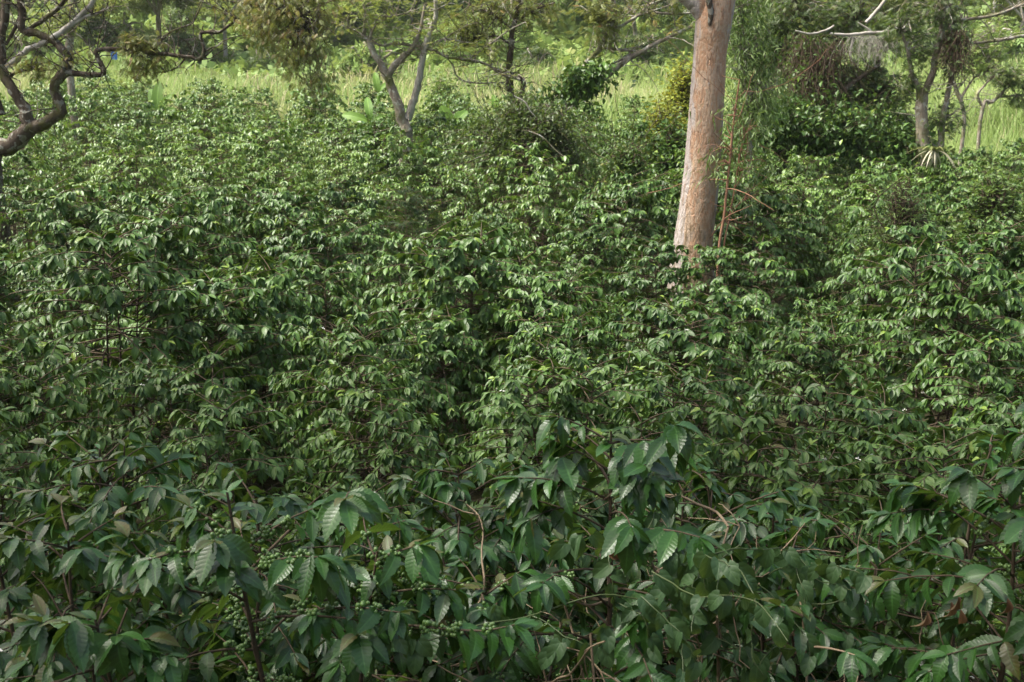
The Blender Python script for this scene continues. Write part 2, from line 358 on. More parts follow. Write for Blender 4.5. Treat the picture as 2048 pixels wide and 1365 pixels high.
# ------------------------------------------------------------------ coffee bushes
T_MID = [leaf_tpl(5, 2, .19, .28, .16), leaf_tpl(5, 2, .21, .45, .2), leaf_tpl(5, 2, .18, .10, .22)]
T_FAR = [leaf_tpl(3, 2, .20, .35, .18), leaf_tpl(3, 2, .20, .15, .2)]
T_HERO = [leaf_tpl(20, 4, .195, dr, .14, wave=wv, k=kk) for dr, wv, kk in ((.25, .003, 9), (.42, .005, 6), (.08, .004, 8), (.6, .005, 5))]
BERRY = ball_tpl(); BERRY_LO = ball_tpl(6, 4)
PETAL = leaf_tpl(3, 2, .22, .3, .2)
def bush(seed, h=2.0, rad=.75, stems=2, step=.075, lsize=.13, tpls=T_MID, leafmat='coffee', spacing=.065, sparse=0.0, berries=0.0, flowers=0.0,
         young=.06, twigmat='twig', seg=4, lo=.3, side=.35, brk=4, tip_up=.15, extra=None, lean=.12, droopy=1.0, hand=0):
    """coffee architecture: upright stems, paired near-horizontal branches, paired drooping leaves.  returns chunk lists"""
    g = np.random.default_rng(seed); wood, br = [], []
    LP, LD, LU, LS, LA = [], [], [], [], []; BP = []; FP = []
    def grow(Q, LL, th, t=.5, bf=None, start=None):
        bf = berries if bf is None else bf
        br.append(tube(Q, np.linspace(.0065, .0028, len(Q)) * th * (.72 if tpls is T_HERO else .9), 4 if tpls is not T_HERO else 6, g=g))
        qq = np.linspace(0, 1, len(Q))
        if start is None: start = ((.30 + .25 * g.random()) if th == 1 else .1) + .12 * (hand > 0)
        at = lambda u: np.array([np.interp(u, qq, Q[:, c]) for c in range(3)])
        def bunch(p, k):
            for _ in range(k):
                v = nrm(g.normal(size=3)); BP.append(p + v * (.011 + .011 * g.random()))
        for s_ in np.arange(start * LL, LL, spacing * (.85 + .3 * g.random())):
            u = s_ / LL; p = at(u); k0 = min(len(Q) - 2, int(u * (len(Q) - 1)))
            tg = nrm(Q[k0 + 1] - Q[k0]); sidev = nrm(np.cross(tg, [0, 0, 1.])); endf = u ** 2; roll = g.normal() * .3
            for sg in (-1, 1):
                if g.random() < sparse: continue
                dd = tg * (.45 + .8 * endf * g.random() + .15 * g.normal()) + sidev * sg * (1 - .35 * endf) + np.array([0, 0, -.28 - .45 * g.random() * droopy + tip_up * endf + roll * sg * .5])
                LP.append(p); LD.append(dd); LU.append(np.array([0, 0, 1.]) + sidev * sg * .25 * g.normal() + tg * (.5 + .4 * (hand > 0)) + g.normal(size=3) * (.16 + .1 * (hand > 0)))
                LS.append(lsize * (.62 + .6 * g.random()) * (1 - .25 * (u > .93))); LA.append((g.random() < .015) * (.4 + .6 * g.random()))
            if bf and g.random() < bf and u < .85: bunch(p, g.integers(9, 18))
            if flowers and g.random() < flowers: FP.append(p + np.array([0, 0, .01]))
        if hand and th > .5:
            tg = nrm(Q[-1] - Q[-2]); tg = nrm(tg * [1, 1, .2]); sv = np.cross(tg, [0, 0, 1.]); sk = .85 + .35 * g.random()
            for q_ in range(hand):
                an = (q_ / max(1, hand - 1) - .5) * 2.6 + g.normal() * .25; dn = -.35 - .9 * g.random()
                dd = tg * math.cos(an) + sv * math.sin(an) + np.array([0, 0, dn])
                LP.append(Q[-1] - tg * .03 * g.random()); LD.append(dd); LU.append(np.array([0, 0, .8]) + (tg * math.cos(an) + sv * math.sin(an)) * .9 + g.normal(size=3) * .18)
                LS.append(lsize * sk * (.85 + .35 * g.random())); LA.append((g.random() < .02) * g.random())
        yt = g.random() < young * 2.5
        for sg in (-1, 1):
            tg = nrm(Q[-1] - Q[-2]); sidev = nrm(np.cross(tg, [0, 0, 1.]))
            LP.append(Q[-1]); LD.append(tg + sidev * sg * .45 + np.array([0, 0, -.2 + g.normal() * .25 + .5 * yt]))
            LU.append(np.array([0, 0, 1.]) + g.normal(size=3) * .2); LS.append(lsize * (.55 + .4 * g.random())); LA.append((.55 + .45 * g.random()) if yt else 0)
        if bf:
            for s_ in np.arange(.12 * LL, start * LL, .036):
                if g.random() < bf: bunch(at(s_ / LL), g.integers(9, 18))
    for (Q, bf_) in (extra or []): Q = np.array(Q, float); grow(Q, float(np.linalg.norm(np.diff(Q, axis=0), axis=1).sum()), 1.0, .5, bf_, .5 if bf_ else .25)
    for s in range(stems):
        az = g.random() * 2 * pi; ln = lean * (0 if stems == 1 else 1) * (1 + g.random())
        top = np.array([math.cos(az) * ln * 1.6, math.sin(az) * ln * 1.6, h * (1 - .14 * g.random() * (s > 0))])
        b0 = np.array([math.cos(az) * .06, math.sin(az) * .06, -.05])
        ts = np.linspace(0, 1, 9); wob = np.cumsum((g.random((9, 3)) - .5) * .05, 0); wob[:, 2] = 0
        SP = b0 + (top - b0) * ts[:, None] + wob
        wood.append(tube(SP, (.014 if hand > 4 else .018) * (1 - ts * .8) * (h / 2), max(seg, 6), .12, g=g))
        z = h * lo; az0 = g.random() * pi; k = 0
        while z < h * .99:
            t = z / h
            o = np.array([np.interp(t, ts, SP[:, c]) for c in range(3)])
            prof = (1 - max(0, (t - .35) / .65) ** (2.3 if hand else 2.5) * .76) * (.78 + .22 * min(1, t / .45))
            for sd in (0, pi):
                if g.random() < .12 + sparse * .3: continue
                a = az0 + k * pi / 2 + sd + g.normal() * .35
                L = rad * prof * ((.58 + .62 * g.random()) if hand else (.72 + .5 * g.random()))
                d = np.array([math.cos(a), math.sin(a), 0])
                up0 = .30 + .40 * t + g.normal() * (.20 if hand else .08); dr = .42 + .25 * g.random() + .25 * (hand > 0)
                q = np.linspace(0, 1, brk + 1); bend = np.array([-d[1], d[0], 0]) * g.normal() * .12
                PP = o + d * (q * L)[:, None] + np.array([0, 0, 1.]) * (up0 * q * L - dr * (q * L) ** 1.7)[:, None] + bend * (q ** 2 * L)[:, None]
                lines = [(PP, L, 1.0)]
                for _ in range(int(g.random() < side) + int(g.random() < side * .5)):
                    q0 = .35 + .4 * g.random(); so_ = o + (PP[-1] - o) * 0; 
                    so_ = np.array([np.interp(q0, q, PP[:, c]) for c in range(3)]); aa = a + (g.random() < .5 and 1 or -1) * (.5 + .4 * g.random())
                    l2 = L * (.3 + .25 * g.random()); d2 = np.array([math.cos(aa), math.sin(aa), .1]); q2 = np.linspace(0, 1, 3)
                    lines.append((so_ + d2 * (q2 * l2)[:, None] - np.array([0, 0, .2]) * (q2 ** 2 * l2)[:, None], l2, .6))
                for (Q, LL, th) in lines: grow(Q, LL, th, t)
            z += step * (.8 + .4 * g.random()) * (1 if t < .85 else .7); k += 1
        # crown top leaves
        for kk in range(6):
            a = g.random() * 2 * pi; LP.append(SP[-1] - np.array([0, 0, .03 * kk * .5])); LD.append((math.cos(a), math.sin(a), .5 - .15 * kk)); LU.append((0, 0, 1.)); LS.append(lsize * (.6 + .1 * kk)); LA.append(.5 * (kk < 3) * (g.random() < .4))
    LP, LD, LU, LS, LA = map(np.array, (LP, LD, LU, LS, LA))
    idx = g.integers(0, len(tpls), len(LP)); leaves = []
    for k in range(len(tpls)):
        m_ = idx == k
        leaves.append(scat(tpls[k], LP[m_], LD[m_], LU[m_], LS[m_], age=LA[m_], widen=.85 + .4 * g.random(m_.sum()), g=g))
    out = dict(wood=wood + br, leaves=leaves, n=len(LP))
    out['bp'] = np.array(BP).reshape(-1, 3); out['fp'] = np.array(FP).reshape(-1, 3)
    return out

_g = np.random.default_rng(3); _d = _g.normal(size=(7, 3)); _d[:, 2] = np.abs(_d[:, 2]) * .6 + .2
FLOWER = mesh_of('coffee_flower', [scat(PETAL, np.zeros((7, 3)), _d, _g.normal(size=(7, 3)), .024, g=_g)], [M['petal']])
BERRY_ME = mesh_of('coffee_berry', [scat(BERRY, np.zeros((1, 3)), [(0, 1, 0)], [(0, 0, 1.)], .0075, g=_g)], [M['berry']])
# ---- prototypes for the rows
PR = {'mid': [], 'far': [], 'twiggy': []}
def proto(kind, seed, **kw):
    b = bush(seed, **kw)
    lm = kw.get('leafmat', 'coffee'); tm = kw.get('twigmat', 'twig')
    d = [('branches', mesh_of('coffee_branches', b['wood'], [M[tm]])), ('foliage', mesh_of('coffee_foliage', b['leaves'], [M[lm]]))]
    d += [('flower', p) for p in b['fp'][:7]]
    PR[kind].append(d); return b['n']
nl = []
for k in range(7):
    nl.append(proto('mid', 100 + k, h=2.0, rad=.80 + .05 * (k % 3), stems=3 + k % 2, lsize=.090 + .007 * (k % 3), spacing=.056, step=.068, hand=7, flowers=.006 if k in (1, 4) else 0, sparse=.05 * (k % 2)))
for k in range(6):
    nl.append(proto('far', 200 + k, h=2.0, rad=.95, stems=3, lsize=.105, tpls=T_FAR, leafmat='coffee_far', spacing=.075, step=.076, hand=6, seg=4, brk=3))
for k in range(4):
    nl.append(proto('twiggy', 300 + k, h=2.15, rad=.82, stems=3, lsize=.095, leafmat='twiggy_leaf', twigmat='twig_pale', sparse=.34, spacing=.06, side=1.0, tip_up=.5))
print('leaves per proto', nl)

ORD = 'first second third fourth fifth sixth seventh eighth ninth tenth eleventh twelfth thirteenth fourteenth fifteenth sixteenth seventeenth eighteenth nineteenth twentieth'.split()
ORD += ['twenty-' + o for o in ORD[:9]] + ['thirtieth']
def in_grass(x, y):
    return (y > 25.5 and x > 11.5 + (y - 25) * -.02 and x < 26) 
HERO_KEEP = []      # (x, y, r) places kept free for the built foreground plants
KEEP = [(2.62, 14.5, .55)]
spots = []
y = 4.75; ri = 0
TW = [(480, 620), (370, 390), (1225, 610), (1560, 400), (830, 400), (1470, 800), (250, 480), (640, 340), (1900, 360), (1350, 560)]
while y < 35.5:
    dx = 1.17 + .026 * y; hw = .515 * y * 1.03 + .9; row = []
    x = -hw + rng.random() * dx
    while x < hw:
        xx = x + rng.normal() * .13; yy = y + rng.normal() * .16 + .25 * math.sin(x * .4 + ri)
        if not in_grass(xx, yy) and all((xx - a) ** 2 + (yy - b) ** 2 > r * r for a, b, r in KEEP):
            row.append((xx, yy))
        x += dx * (.85 + .3 * rng.random())
    spots.append(row); y += 1.22 + .026 * y; ri += 1
print('rows', len(spots), 'bushes', sum(map(len, spots)))
FORCE = {(2.2, 13.5): 1.0, (2.95, 13.45): 1.02, (-2.45, 21.3): 1.17, (-1.75, 21.6): 1.05, (9.4, 20.9): 1.0}
for tx, ty in FORCE:
    rr_ = min(spots, key=lambda r: abs(sum(q[1] for q in r) / len(r) - ty)); rr_.append((tx, ty))
for ri, row in enumerate(spots):
    row.sort()
    for k, (x, yy) in enumerate(row):
        z = float(G(x, yy)); hs = FORCE.get((round(x, 2), round(yy, 2))) or .97 + rng.normal() * .13 + .07 * math.sin(x * 1.1 + yy * .7)
        if ri < 3: hs = min(hs, .90 + .03 * ri)
        px, py, zf = proj(np.array([x, yy, z + 1.9]))
        tw = any(abs(px - a) < 560 / zf and abs(py - b) < 460 / zf and rng.random() < .55 for a, b in TW)
        kind = 'twiggy' if tw else ('mid' if yy < 17 else 'far')
        vi = int(rng.integers(0, len(PR[kind]))); P_ = PR[kind][vi]
        look = {'twiggy': 'scrubby bare-twigged coffee bush', 'mid': ('dark glossy coffee bush', 'leafy green coffee bush')[vi % 2], 'far': ('sunlit coffee bush', 'small leafy coffee bush')[vi % 2]}[kind]
        place = f'{ORD[k]} from the left' if k < (len(row) + 1) // 2 else f'{ORD[len(row) - 1 - k]} from the right'
        o = empty('coffee_bush', (x, yy, z - .02), f'{look}, {place} in the {ORD[ri]} row up the slope', 'coffee bush', 'coffee bushes planted in rows', rng.random() * 6.28, 1)
        o.scale = (hs * (1 + rng.normal() * .06), hs * (1 + rng.normal() * .06), hs); o.rotation_euler.x = rng.normal() * .04; o.rotation_euler.y = rng.normal() * .04
        for nm, me in P_:
            if nm != 'flower': mob(nm, me, o)
            elif yy < 11: mob(nm, FLOWER, o, me)

#@@MORE
# ------------------------------------------------------------------ foreground coffee bushes (each with its own branches)
def clusters_as_parts(root, b, nb=100):
    if len(b['bp']):
        P = b['bp'] + np.array(root.location); d = np.linalg.norm(P - EYE, axis=1); px, py, zf = proj(P)
        d = d + 50 * ((px < 0) | (px > 2048) | (py > 1365)); o = np.argsort(d)
        for k in o[:nb]: q = mob('berry', BERRY_ME, root, b['bp'][k]); q.scale = (.6 + .45 * rng.random(),) * 3
        rest = b['bp'][o[nb:]]
        if len(rest):
            g = np.random.default_rng(5)
            q = mob('berries', mesh_of('coffee_berries', [scat(BERRY_LO, rest, g.normal(size=rest.shape), g.normal(size=rest.shape), .0065 + .0015 * g.random(len(rest)), g=g)], [M['berry']]), root); q['kind'] = 'stuff'
    for p in b['fp'][:14]: mob('flower', FLOWER, root, p)
def hero(px, py, d, label, seed, rad=.6, extra=None, **kw):
    T = Wp(px, py, d); z0 = float(G(T[0], T[1])) - .02; h = T[2] - z0
    root = empty('coffee_bush', (T[0], T[1], z0), label, 'coffee bush', 'coffee bushes in the foreground')
    ex = []
    for pts, bf in (extra or []):
        Q = [Wp(*p) - np.array([T[0], T[1], z0]) for p in pts]; ex.append((smooth_line(Q, np.ones(len(Q)), 3)[0], bf))
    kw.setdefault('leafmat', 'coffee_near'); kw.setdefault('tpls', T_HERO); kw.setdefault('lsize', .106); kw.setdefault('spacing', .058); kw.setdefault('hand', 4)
    b = bush(seed, h=h, rad=rad, extra=ex, seg=7, **kw)
    mob('branches', mesh_of('coffee_branches', b['wood'], [M[kw.get('twigmat', 'twig')]]), root)
    mob('foliage', mesh_of('coffee_foliage', b['leaves'], [M[kw['leafmat']]]), root)
    clusters_as_parts(root, b); return root
hero(640, 925, 2.95, 'large coffee bush bearing bunches of green berries, with bronze young leaves at its tips', 11, rad=.56, stems=2, young=.2, berries=.6, step=.085, side=.3, flowers=.004, lean=.10,
     extra=[([(715, 1240, 2.75), (860, 1255, 2.62), (960, 1262, 2.58), (1030, 1250, 2.55)], .6), ([(580, 1060, 2.9), (430, 1190, 2.7), (300, 1120, 2.6), (255, 1075, 2.6)], .35),
            ([(575, 1225, 2.85), (700, 1215, 2.7), (800, 1225, 2.6)], .5), ([(570, 1180, 2.8), (470, 1150, 2.55), (450, 1120, 2.5)], 0), ([(715, 1010, 2.9), (700, 985, 2.6), (690, 1000, 2.45)], 0)])
hero(1210, 862, 3.35, 'tall coffee bush with a bare reddish stem and broad leaves, standing behind the heart-leaved vine', 12, rad=.62, stems=1, young=.05, berries=.04, step=.07, side=.4, lsize=.116, lo=.35, flowers=.006,
     extra=[([(1210, 1000, 3.3), (1290, 930, 3.1), (1350, 850, 3.0)], 0), ([(1215, 1060, 3.3), (1330, 1060, 3.0), (1400, 1075, 2.9)], 0)])
hero(1985, 800, 3.3, 'dense dark coffee bush at the right edge with small white flowers and brown dead leaves', 13, rad=.72, stems=2, young=.04, berries=.12, flowers=.012, step=.075, lsize=.11)
hero(60, 990, 3.3, 'dark coffee bush with purple-brown young leaves at the left edge', 14, rad=.62, stems=2, young=.12, flowers=.01, step=.085, lsize=.10)
hero(300, 1150, 2.75, 'low coffee bush with drooping bright leaves, left of the berry-laden bush', 15, rad=.5, stems=2, young=.15, step=.09, lsize=.10)
hero(1690, 1090, 3.6, 'low dark coffee bush with hanging leaves, right of the tangle of bare twigs', 16, rad=.6, stems=2, young=.05, step=.085, lsize=.10)
hero(960, 1130, 3.35, 'shaded coffee bush with small green berries, between the berry-laden bush and the reddish stem', 17, rad=.55, stems=2, young=.04, berries=.10, step=.09, lsize=.105)
hero(1830, 1290, 2.7, 'low coffee bush with bare pale twigs in the lower right corner', 18, rad=.42, stems=2, young=.15, step=.12, lsize=.105, sparse=.3, twigmat='twig_pale', flowers=.02)
for k, (px, py, d, ra) in enumerate([(170, 925, 4.0, .66), (480, 985, 3.95, .6), (830, 975, 4.05, .6), (1560, 960, 4.05, .6), (1800, 905, 4.05, .62), (1080, 965, 4.3, .6), (1350, 985, 4.2, .6)]):
    lab = ['pointed-leaved coffee bush behind the dark one at the left edge', 'coffee bush half hidden behind the berry-laden bush, on its left', 'coffee bush half hidden behind the berry-laden bush, on its right',
           'coffee bush with small white flowers, above the tangle of bare twigs', 'coffee bush directly left of the white-flowered bush at the right edge', 'coffee bush seen through the branches left of the reddish stem', 'coffee bush seen through the branches right of the reddish stem'][k]
    hero(px, py, d, lab, 30 + k, rad=ra, stems=2, young=.05, step=.085, lsize=.10, tpls=[leaf_tpl(9, 2, .19, .28, .16, wave=.012), leaf_tpl(9, 2, .21, .45, .2, wave=.012), leaf_tpl(9, 2, .19, .1, .2)], flowers=.008 if k in (3,) else 0)

# tangle of bare twigs with a heart-leaved vine over it
def wander(g, p, d, L, n, wob, droop=0.0):
    P = [np.array(p, float)]; d = nrm(d)
    for _ in range(n):
        d = nrm(d + g.normal(size=3) * wob + np.array([0, 0, -droop])); P.append(P[-1] + d * L / n)
    return np.array(P)
g = np.random.default_rng(51)
b = Wp(1430, 1360, 3.1); bz = float(G(b[0], b[1]))
root = empty('dead_shrub', (b[0], b[1], bz), 'tangle of bare brown twigs, almost leafless, under the heart-leaved vine', 'shrub')
ch = []
for k in range(13):
    az = g.random() * 6.28; P0 = np.array([b[0] + g.normal() * .06, b[1] + g.normal() * .06, bz])
    P = wander(g, P0, (math.cos(az) * .35, math.sin(az) * .35, 1), 1.2 + .75 * g.random(), 12, .17); ch.append(tube(*smooth_line(P, np.linspace(.011, .004, len(P)), 2), 6, .12, g=g))
    for _ in range(9):
        q = P[g.integers(3, len(P))]; az2 = g.random() * 6.28
        P2 = wander(g, q, (math.cos(az2), math.sin(az2), .25), .3 + .45 * g.random(), 8, .24); ch.append(tube(*smooth_line(P2, np.linspace(.0055, .0022, len(P2)), 2), 5, .1, g=g))
        for _ in range(3):
            q3 = P2[g.integers(2, len(P2))]; P3 = wander(g, q3, g.normal(size=3), .12 + .22 * g.random(), 5, .3); ch.append(tube(P3, np.linspace(.003, .0014, len(P3)), 4, g=g))
part('branches', ch, [M['twig_pale']], root)
g = np.random.default_rng(52)
T_HEART = [leaf_tpl(8, 4, .36, .25, .25, shape='heart'), leaf_tpl(8, 4, .34, .5, .15, shape='heart')]
root = empty('climbing_vine', (b[0] - .05, b[1], bz), 'climbing vine with heart-shaped green leaves and thin green stems, sprawling over bare twigs', 'vine')
ch = []; LP = []; LD = []
for k in range(30):
    px = 1480 + g.normal() * 150 - 60 * (k % 4 == 0) ; py = 1085 + abs(g.normal()) * 110; q = Wp(min(px, 1700), py, 3.05 + g.normal() * .18)
    az = g.random() * 6.28
    P = wander(g, q, (math.cos(az), math.sin(az) - .3, .15), .25 + .35 * g.random(), 12, .24, .12); P, rr = smooth_line(P, np.linspace(.0028, .0014, 13), 2); ch.append(tube(P, rr, 4, g=g))
    for i in range(1, len(P), 3):
        LP.append(P[i]); v = g.normal(size=3) * .6; v[2] = -abs(v[2]) - .35; LD.append(v)
for (px, py, d) in [(820, 1290, 2.6), (1160, 1050, 2.95), (1120, 1290, 2.8), (1230, 1260, 2.85), (1000, 1230, 2.75), (1340, 1110, 2.9), (1370, 1200, 2.9)]:
    for _ in range(4): LP.append(Wp(px + g.normal() * 22, py + g.normal() * 28, d)); LD.append((g.normal() * .5, -.3 + g.normal() * .3, -1))
P, rr = smooth_line([Wp(1480, 1090, 3.0), Wp(1330, 1195, 2.9), Wp(1200, 1190, 2.85), Wp(1050, 1235, 2.75), Wp(960, 1250, 2.7), Wp(830, 1290, 2.62)], np.full(6, .0025), 5); ch.append(tube(P, rr, 5, g=g))
LP = np.array(LP); LD = np.array(LD); LU = np.stack([g.normal(size=len(LP)) * .35, -np.abs(.8 + g.normal(size=len(LP)) * .4), .7 + g.normal(size=len(LP)) * .2], -1)
idx = g.integers(0, 2, len(LP))
part('stems', ch, [leaf_mat('vine_stem', (.05, .08, .025), (.09, .12, .04), veins=0, trans=.05)], root)
part('foliage', [scat(T_HEART[k], LP[idx == k], LD[idx == k], LU[idx == k], .05 + .035 * g.random((idx == k).sum()), g=g) for k in (0, 1)], [M['vine']], root)
# withered leaves
T_DRY = [leaf_tpl(8, 2, .15, .7, .7, shape='lance')]
def dry(px, py, d, n, label, spread=.05, size=.1):
    p = Wp(px, py, d); P = p + g.normal(size=(n, 3)) * spread * np.array([1, .4, .3]); root = empty('dead_leaves' if n > 1 else 'dead_leaf', p, label, 'dead leaves' if n > 1 else 'dead leaf')
    for q in P: part('leaf', [scat(T_DRY[0], [q], [(g.normal() * .3, -.1, -1) if n > 1 else (1, -.2, -.3)], [(g.normal() * .4, -1, .2)], [size], g=g)], [M['brown_leaf']], root)
dry(1930, 1215, 2.75, 6, 'cluster of shrivelled brown leaves hanging in the dark right-hand coffee bush', .09, .085)
dry(1215, 1108, 3.0, 1, 'single curled brown leaf lying on the vine beneath the reddish stem', 0, .07)

# ------------------------------------------------------------------ trees
T_SPRAY = [spray_tpl(5, .055, .30, .35), spray_tpl(4, .065, .34, .2)]
T_SPRAYF = [spray_tpl(2, .10, .45, .2)]
T_SMALL = [leaf_tpl(2, 2, .26, .2, .2)]
T_LANCE = [leaf_tpl(4, 2, .075, .35, .15, shape='lance')]
def limbs_to_chunks(limbs, d, ground=True, seg=9, lump=.12, k=4, thin=.8):
    out, pts = [], []
    for li, L in enumerate(limbs):
        P = []; rad = []
        for q in L:
            dd = d + (q[3] if len(q) > 3 else 0); P.append(Wp(q[0], q[1], dd)); rad.append(q[2] * .5 * dd / F)
        if li == 0 and ground:
            b = P[0]; gz = float(G(b[0], b[1]))
            if b[2] - gz > .3: P.insert(0, np.array([b[0], b[1], gz - .15])); rad.insert(0, rad[0] * 1.25)
        P, rad = smooth_line(P, np.array(rad) * thin, k)
        P[1:-1] += rng.normal(size=(len(P) - 2, 3)) * rad[1:-1, None] * lump * .9 * (rad[1:-1, None] < .13); out.append(tube(P, rad, seg if max(rad) > .05 else 6, lump if max(rad) < .2 else lump * .4)); pts.append(np.hstack([P, rad[:, None]]))
    return out, np.vstack(pts)
def blob(bl, d, pts, g, size, tpl, wood, per=9, droop=.3, flat=0.0, tw=.012, spread=.5, wood_on=True, age=.15, dens=1.0):
    """bl: (px, py, rx, ry, n[, depth offset[, depth radius m]]): leafy mass carried by twigs from the nearest limb"""
    px, py, rx, ry, n = bl[:5]; n = int(n * dens * (.25 if py < -25 else 1)); dd = d + (bl[5] if len(bl) > 5 else 0); m = dd / F
    rz = bl[6] if len(bl) > 6 else rx * m * .8; c = Wp(px, py, dd)
    nt_ = max(2, n // per); v = nrm(g.normal(size=(nt_, 3))) * (g.random(nt_) ** .45)[:, None]
    tips = c + v * np.array([rx * m, rz, ry * m])
    LP, LD, LU = [], [], []
    hub = pts[np.argmin(np.linalg.norm(pts[:, :3] - c, axis=1))][:3] if len(pts) else c
    for t in tips:
        dist = np.linalg.norm(pts[:, :3] - t, axis=1) if len(pts) else np.array([9.])
        a = pts[np.argmin(dist)][:3] if len(pts) else c
        if g.random() < .5: a = hub
        L = np.linalg.norm(t - a); mid = a + (t - a) * .5 + g.normal(size=3) * L * .13 + np.array([0, 0, .12 * L]); mid2 = a + (t - a) * .8 + g.normal(size=3) * L * .07 + np.array([0, 0, .08 * L])
        Q, r_ = smooth_line([a, mid, mid2, t], [min(tw * 1.6, .012 * (1 + L)), tw * .7, tw * .5, tw * .3], 3)
        if wood_on and L < 6: wood.append(tube(Q, r_, 4, g=g))
        dr = nrm(t - a)
        for _ in range(per):
            u = g.random(); p = t + (mid2 - t) * u * .9 + g.normal(size=3) * spread * size * np.array([1, 1, .6]) * 1.6
            LP.append(p); o = g.normal(size=3); o[2] *= .4; LD.append(nrm(dr * .5 * (1 - flat) + nrm(o)) + np.array([0, 0, -droop])); LU.append(np.array([0, 0, 1.]) + g.normal(size=3) * (.45 * (1 - flat) + .08))
    LP, LD, LU = np.array(LP), np.array(LD), np.array(LU); idx = g.integers(0, len(tpl), len(LP))
    ag = np.clip(g.random(len(LP)) - (1 - age), 0, 1) / max(age, .01) * (.4 + .6 * g.random(len(LP)))
    return [scat(tpl[k], LP[idx == k], LD[idx == k], LU[idx == k], size * (.65 + .6 * g.random((idx == k).sum())), age=ag[idx == k], g=g) for k in range(len(tpl))]
def tree(name, label, cat, d, limbs, bark, blobs, leafmat, size=.2, tpl=None, seed=1, group=None, tangles=(), tmat='twig', ground=True, pale=(), **kw):
    g = np.random.default_rng(seed); ch, pts = limbs_to_chunks(limbs, d, ground)
    b = pts[0][:3]; root = empty(name, (b[0], b[1], float(G(b[0], b[1]))), label, cat, group)
    part('trunk', ch[:1], [M[bark]], root)
    for k_ in pale: ch[k_]['m'] = 1
    wood = list(ch[1:]); lv = []
    for _ in range(int(len(pts) * .9) if blobs and d < 40 and size < .24 else 0):
        q = pts[g.integers(0, len(pts))]
        if q[3] > .16 or q[2] < float(G(q[0], q[1])) + 2.0: continue
        P = wander(g, q[:3], g.normal(size=3) + [0, 0, .5], .3 + 1.1 * g.random() ** 2, 7, .22); wood.append(tube(P, np.linspace(min(.012, q[3] * .5), .003, 8), 4, .1, g=g))
    for bl in blobs: lv += blob(bl, d, pts, g, size, tpl or T_SPRAY, wood, **kw)
    if not blobs:
        for c_ in wood: part('branch', [c_], [M[bark]], root)
    elif wood: part('branches', wood, [M[bark]] + ([M['bark_lichen']] if pale else []), root)
    if lv: part('crown', lv, [M[leafmat]], root)
    return root, pts
def drape(g, c, rad, n, L):
    """thin stems that hang from the top of a mass and straggle down"""
    out = []
    for _ in range(n):
        u = g.random(); a_ = g.random() * 6.28; rr = g.random() ** .5
        p = c + np.array([math.cos(a_) * rr, math.sin(a_) * rr, 0]) * rad * np.array([1, 1, 0]) * (.65 + .5 * g.random()) * (1 - .35 * max(0, -.2 + u)) + np.array([0, 0, rad[2] * (1 - 1.7 * u * g.random())])
        out.append(wander(g, p, np.array([(c[0] - p[0]) * .25, (c[1] - p[1]) * .25, -1]) + g.normal(size=3) * .35, L * (.35 + g.random()), 9, .22, .12))
    return out
def tangle(root, g, c, rad, n, L, rw, mat, leaves=0, lmat='dark_leaf', lsize=.07, droop=.12, nm='tangle', lf='foliage', age=0):
    rad = np.array(rad); PP = drape(g, c, rad, n, L)
    if nm: part(nm, [tube(P, np.linspace(rw, rw * .5, len(P)), 4, g=g) for P in PP], [M[mat]], root)
    if leaves:
        P = np.vstack(PP); P = P[g.integers(0, len(P), leaves)] + g.normal(size=(leaves, 3)) * .08; d = g.normal(size=P.shape); d[:, 2] -= .6; u = g.normal(size=P.shape) * .5; u[:, 2] += 1
        part(lf, [scat(T_SMALL[0], P, d, u, lsize * (.6 + .8 * g.random(leaves)), g=g)], [M[lmat]], root)

